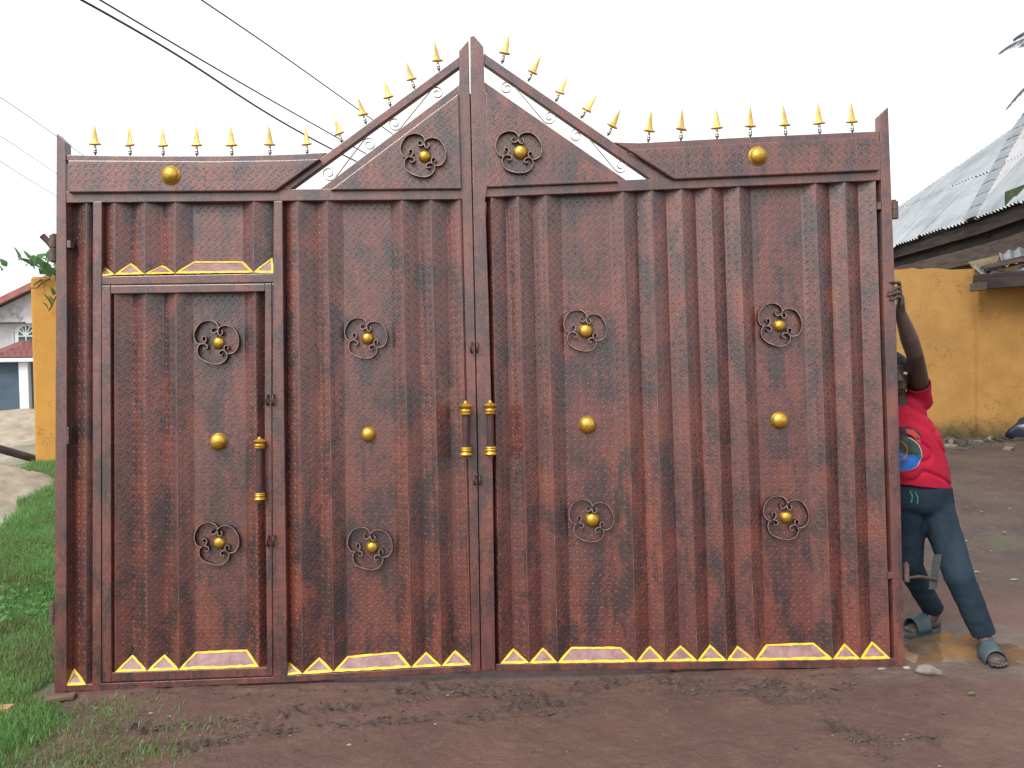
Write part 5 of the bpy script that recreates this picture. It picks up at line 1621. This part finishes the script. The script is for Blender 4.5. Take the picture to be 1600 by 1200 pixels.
shirt = fuse(ts, 't_shirt', 'tshirt', .0062, 12, person, cuts=[(tuple(hemc + A_([0, 0, .0])), (-.10, .0, -1)), (tuple(sh_r + cutd * .105), tuple(cutd))], wrinkle=shirt_fold)
shirt.modifiers.new('solid', 'SOLIDIFY').thickness = .004
# jeans
def denim_fold(co):
    n1 = fbm(co[:, 0] * 13 + co[:, 1] * 9, co[:, 2] * 17, 4, 18) - .5
    return .009 * n1 + .0018 * (fbm(co[:, 0] * 9, co[:, 2] * 30, 3, 55) - .5) * 2 * sstep(.75, .1, co[:, 2])
jn = MB()
limb(jn, [pel + A_([0, 0, .055]), pel + A_([0, 0, -.03])], [(.158, .112, .06), (.168, .118, .08)])
limb(jn, [hip_r, hip_r + (kne_r - hip_r) * .55, kne_r, kne_r + (ank_r - kne_r) * .5, ank_r, ank_r + (ank_r - kne_r) * .12], [.092, .082, .072, .066, .060, .059])
limb(jn, [hip_l, hip_l + (kne_l - hip_l) * .55, kne_l, kne_l + (ank_l - kne_l) * .5, ank_l, ank_l + (ank_l - kne_l) * .12], [.090, .080, .070, .062, .057, .056])
dr = (ank_r - kne_r) / np.linalg.norm(ank_r - kne_r); dl = (ank_l - kne_l) / np.linalg.norm(ank_l - kne_l)
jeans = fuse(jn, 'jeans', 'jeans', .0062, 12, person, cuts=[(tuple(pel + A_([0, 0, .10])), (0, 0, 1))], wrinkle=denim_fold)
bm = bmesh.new(); bm.from_mesh(jeans.data)
hem_r, hem_l = ank_r + A_([0, 0, -.005]), ank_l + A_([0, 0, .0])
dele = [v_ for v_ in bm.verts if v_.co.z < .5 and (((Vector(v_.co) - Vector(hem_r)).dot(Vector(dr)) > 0 and (Vector(v_.co) - Vector(hem_r)).length < .2) or ((Vector(v_.co) - Vector(hem_l)).dot(Vector(dl)) > 0 and (Vector(v_.co) - Vector(hem_l)).length < .2))]
bmesh.ops.delete(bm, geom=dele, context='VERTS'); bm.to_mesh(jeans.data); bm.free()
jeans.modifiers.new('solid', 'SOLIDIFY').thickness = .004
M['lace'] = mat('green_lace', (.03, .16, .11), .8)[0]
bj = BVHTree.FromObject(jeans, bpy.context.evaluated_depsgraph_get())
def on_front(bv, p, o_=.004):
    hit = bv.ray_cast(Vector((p[0], p[1] - .6, p[2])), Vector((0, 1, 0)))
    return (np.array(hit[0]) + A_([0, -o_, 0])) if hit[0] is not None else A_([p[0], p[1], p[2]])
for pts_px in ([(1425, 768), (1427, 777), (1425, 786)], [(1431, 769), (1434, 778), (1433, 787)]):
    MB().tube([on_front(bj, PY(x, y, .30)) for x, y in pts_px], .004, 6).build('drawstring', M['lace'], jeans)
# sandals: sole and broad strap
def sandal(hee, toe):
    d = toe - hee; d[2] = 0; d /= np.linalg.norm(d); sd = A_([-d[1], d[0], 0])
    zb_ = min(hee[2] - .04, toe[2] - .035) + .002
    ring = []
    for i in range(28):
        a = 2 * pi * i / 28
        ring.append(hee + d * (.108 + .150 * cos(a)) + sd * (.049 + .006 * cos(a)) * sin(a))
    lo_r = [A_([p[0], p[1], gz1(p[0], p[1]) - .004]) for p in ring]
    hi_r = [A_([p[0], p[1], hee[2] - .024]) for p in ring]
    o = MB().hexa(lo_r, hi_r).build('sandal', M['sandal'], person, tuple(-ps)); bevel(o, .005, 2)
    vs_, fc = [], []
    for j, t_ in enumerate(np.linspace(.075, .175, 9)):
        for i in range(13):
            a = pi * i / 12
            hgt = .104 - .20 * (t_ - .075)
            vs_.append(hee + d * t_ + sd * cos(a) * .053 + A_([0, 0, -.030 + hgt * sin(a) ** .8 * .92]))
    for j in range(8):
        for i in range(12): fc.append((j * 13 + i, j * 13 + i + 1, j * 13 + 14 + i, j * 13 + 13 + i))
    st = MB().add(vs_, fc).build('strap', M['sandal'], o); smooth(st)
    st.modifiers.new('solid', 'SOLIDIFY').thickness = .005
sandal(hee_r, toe_r.copy()); sandal(hee_l, toe_l.copy())
# print on the chest, laid on the cloth
bs = BVHTree.FromObject(shirt, bpy.context.evaluated_depsgraph_get())
def patch(pxs, name, color, lift):
    """flat print: px outline filled as a fan of rings, draped over the shirt front"""
    c = np.mean(np.array(pxs), 0); n_ = len(pxs); rings = 6
    vs_ = [on_front(bs, PY(c[0], c[1], .30), lift)]
    for r in range(1, rings + 1):
        for x, y in pxs:
            vs_.append(on_front(bs, PY(c[0] + (x - c[0]) * r / rings, c[1] + (y - c[1]) * r / rings, .30), lift))
    fc = [(0, 1 + i, 1 + (i + 1) % n_) for i in range(n_)]
    for r in range(rings - 1):
        for i in range(n_):
            a, b_ = 1 + r * n_ + i, 1 + r * n_ + (i + 1) % n_
            fc.append((a, a + n_, b_ + n_, b_))
    o = MB().add(vs_, fc).build(name, noisy('print_' + name, color, tuple(q * .7 for q in color), 30, .8, 0), shirt); smooth(o)
    return o
circ = lambda cx, cy, rx, ry, a0=0, a1=2 * pi, n=36: [(cx + rx * cos(a0 + (a1 - a0) * i / n), cy + ry * sin(a0 + (a1 - a0) * i / n)) for i in range(n)]
patch(circ(1411, 709, 29, 28), 'print_rim', (.42, .40, .42), .0045)
patch(circ(1411, 709, 27.5, 26.5), 'print_globe', (.035, .065, .052), .0060)
patch([(1383, 712), (1390, 715), (1398, 710), (1406, 712), (1412, 708), (1418, 713), (1426, 711), (1437, 710)] + circ(1411, 711, 26, 25, .05, pi - .05, 16), 'print_sea', (.02, .12, .42), .0075)
ring_o = circ(1404, 705, 17, 17); ring_i = circ(1404, 705, 15, 15)
pts = [on_front(bs, PY(x, y, .30), .0095) for x, y in ring_o] + [on_front(bs, PY(x, y, .30), .0095) for x, y in ring_i]
MB().add(pts, [(i, (i + 1) % 36, 36 + (i + 1) % 36, 36 + i) for i in range(36)]).build('print_ring', noisy('print_orange', (.34, .13, .03), (.28, .10, .03), 20, .8, 0), shirt)
patch([(1398, 676), (1410, 668), (1424, 667), (1434, 671), (1441, 680), (1439, 687), (1430, 680), (1422, 684), (1410, 690), (1400, 688)], 'print_swirl', (.055, .020, .030), .0050)
patch([(1420, 671), (1430, 672), (1438, 682), (1440, 693), (1434, 690), (1428, 682), (1420, 677)], 'print_flame', (.46, .06, .045), .0062)
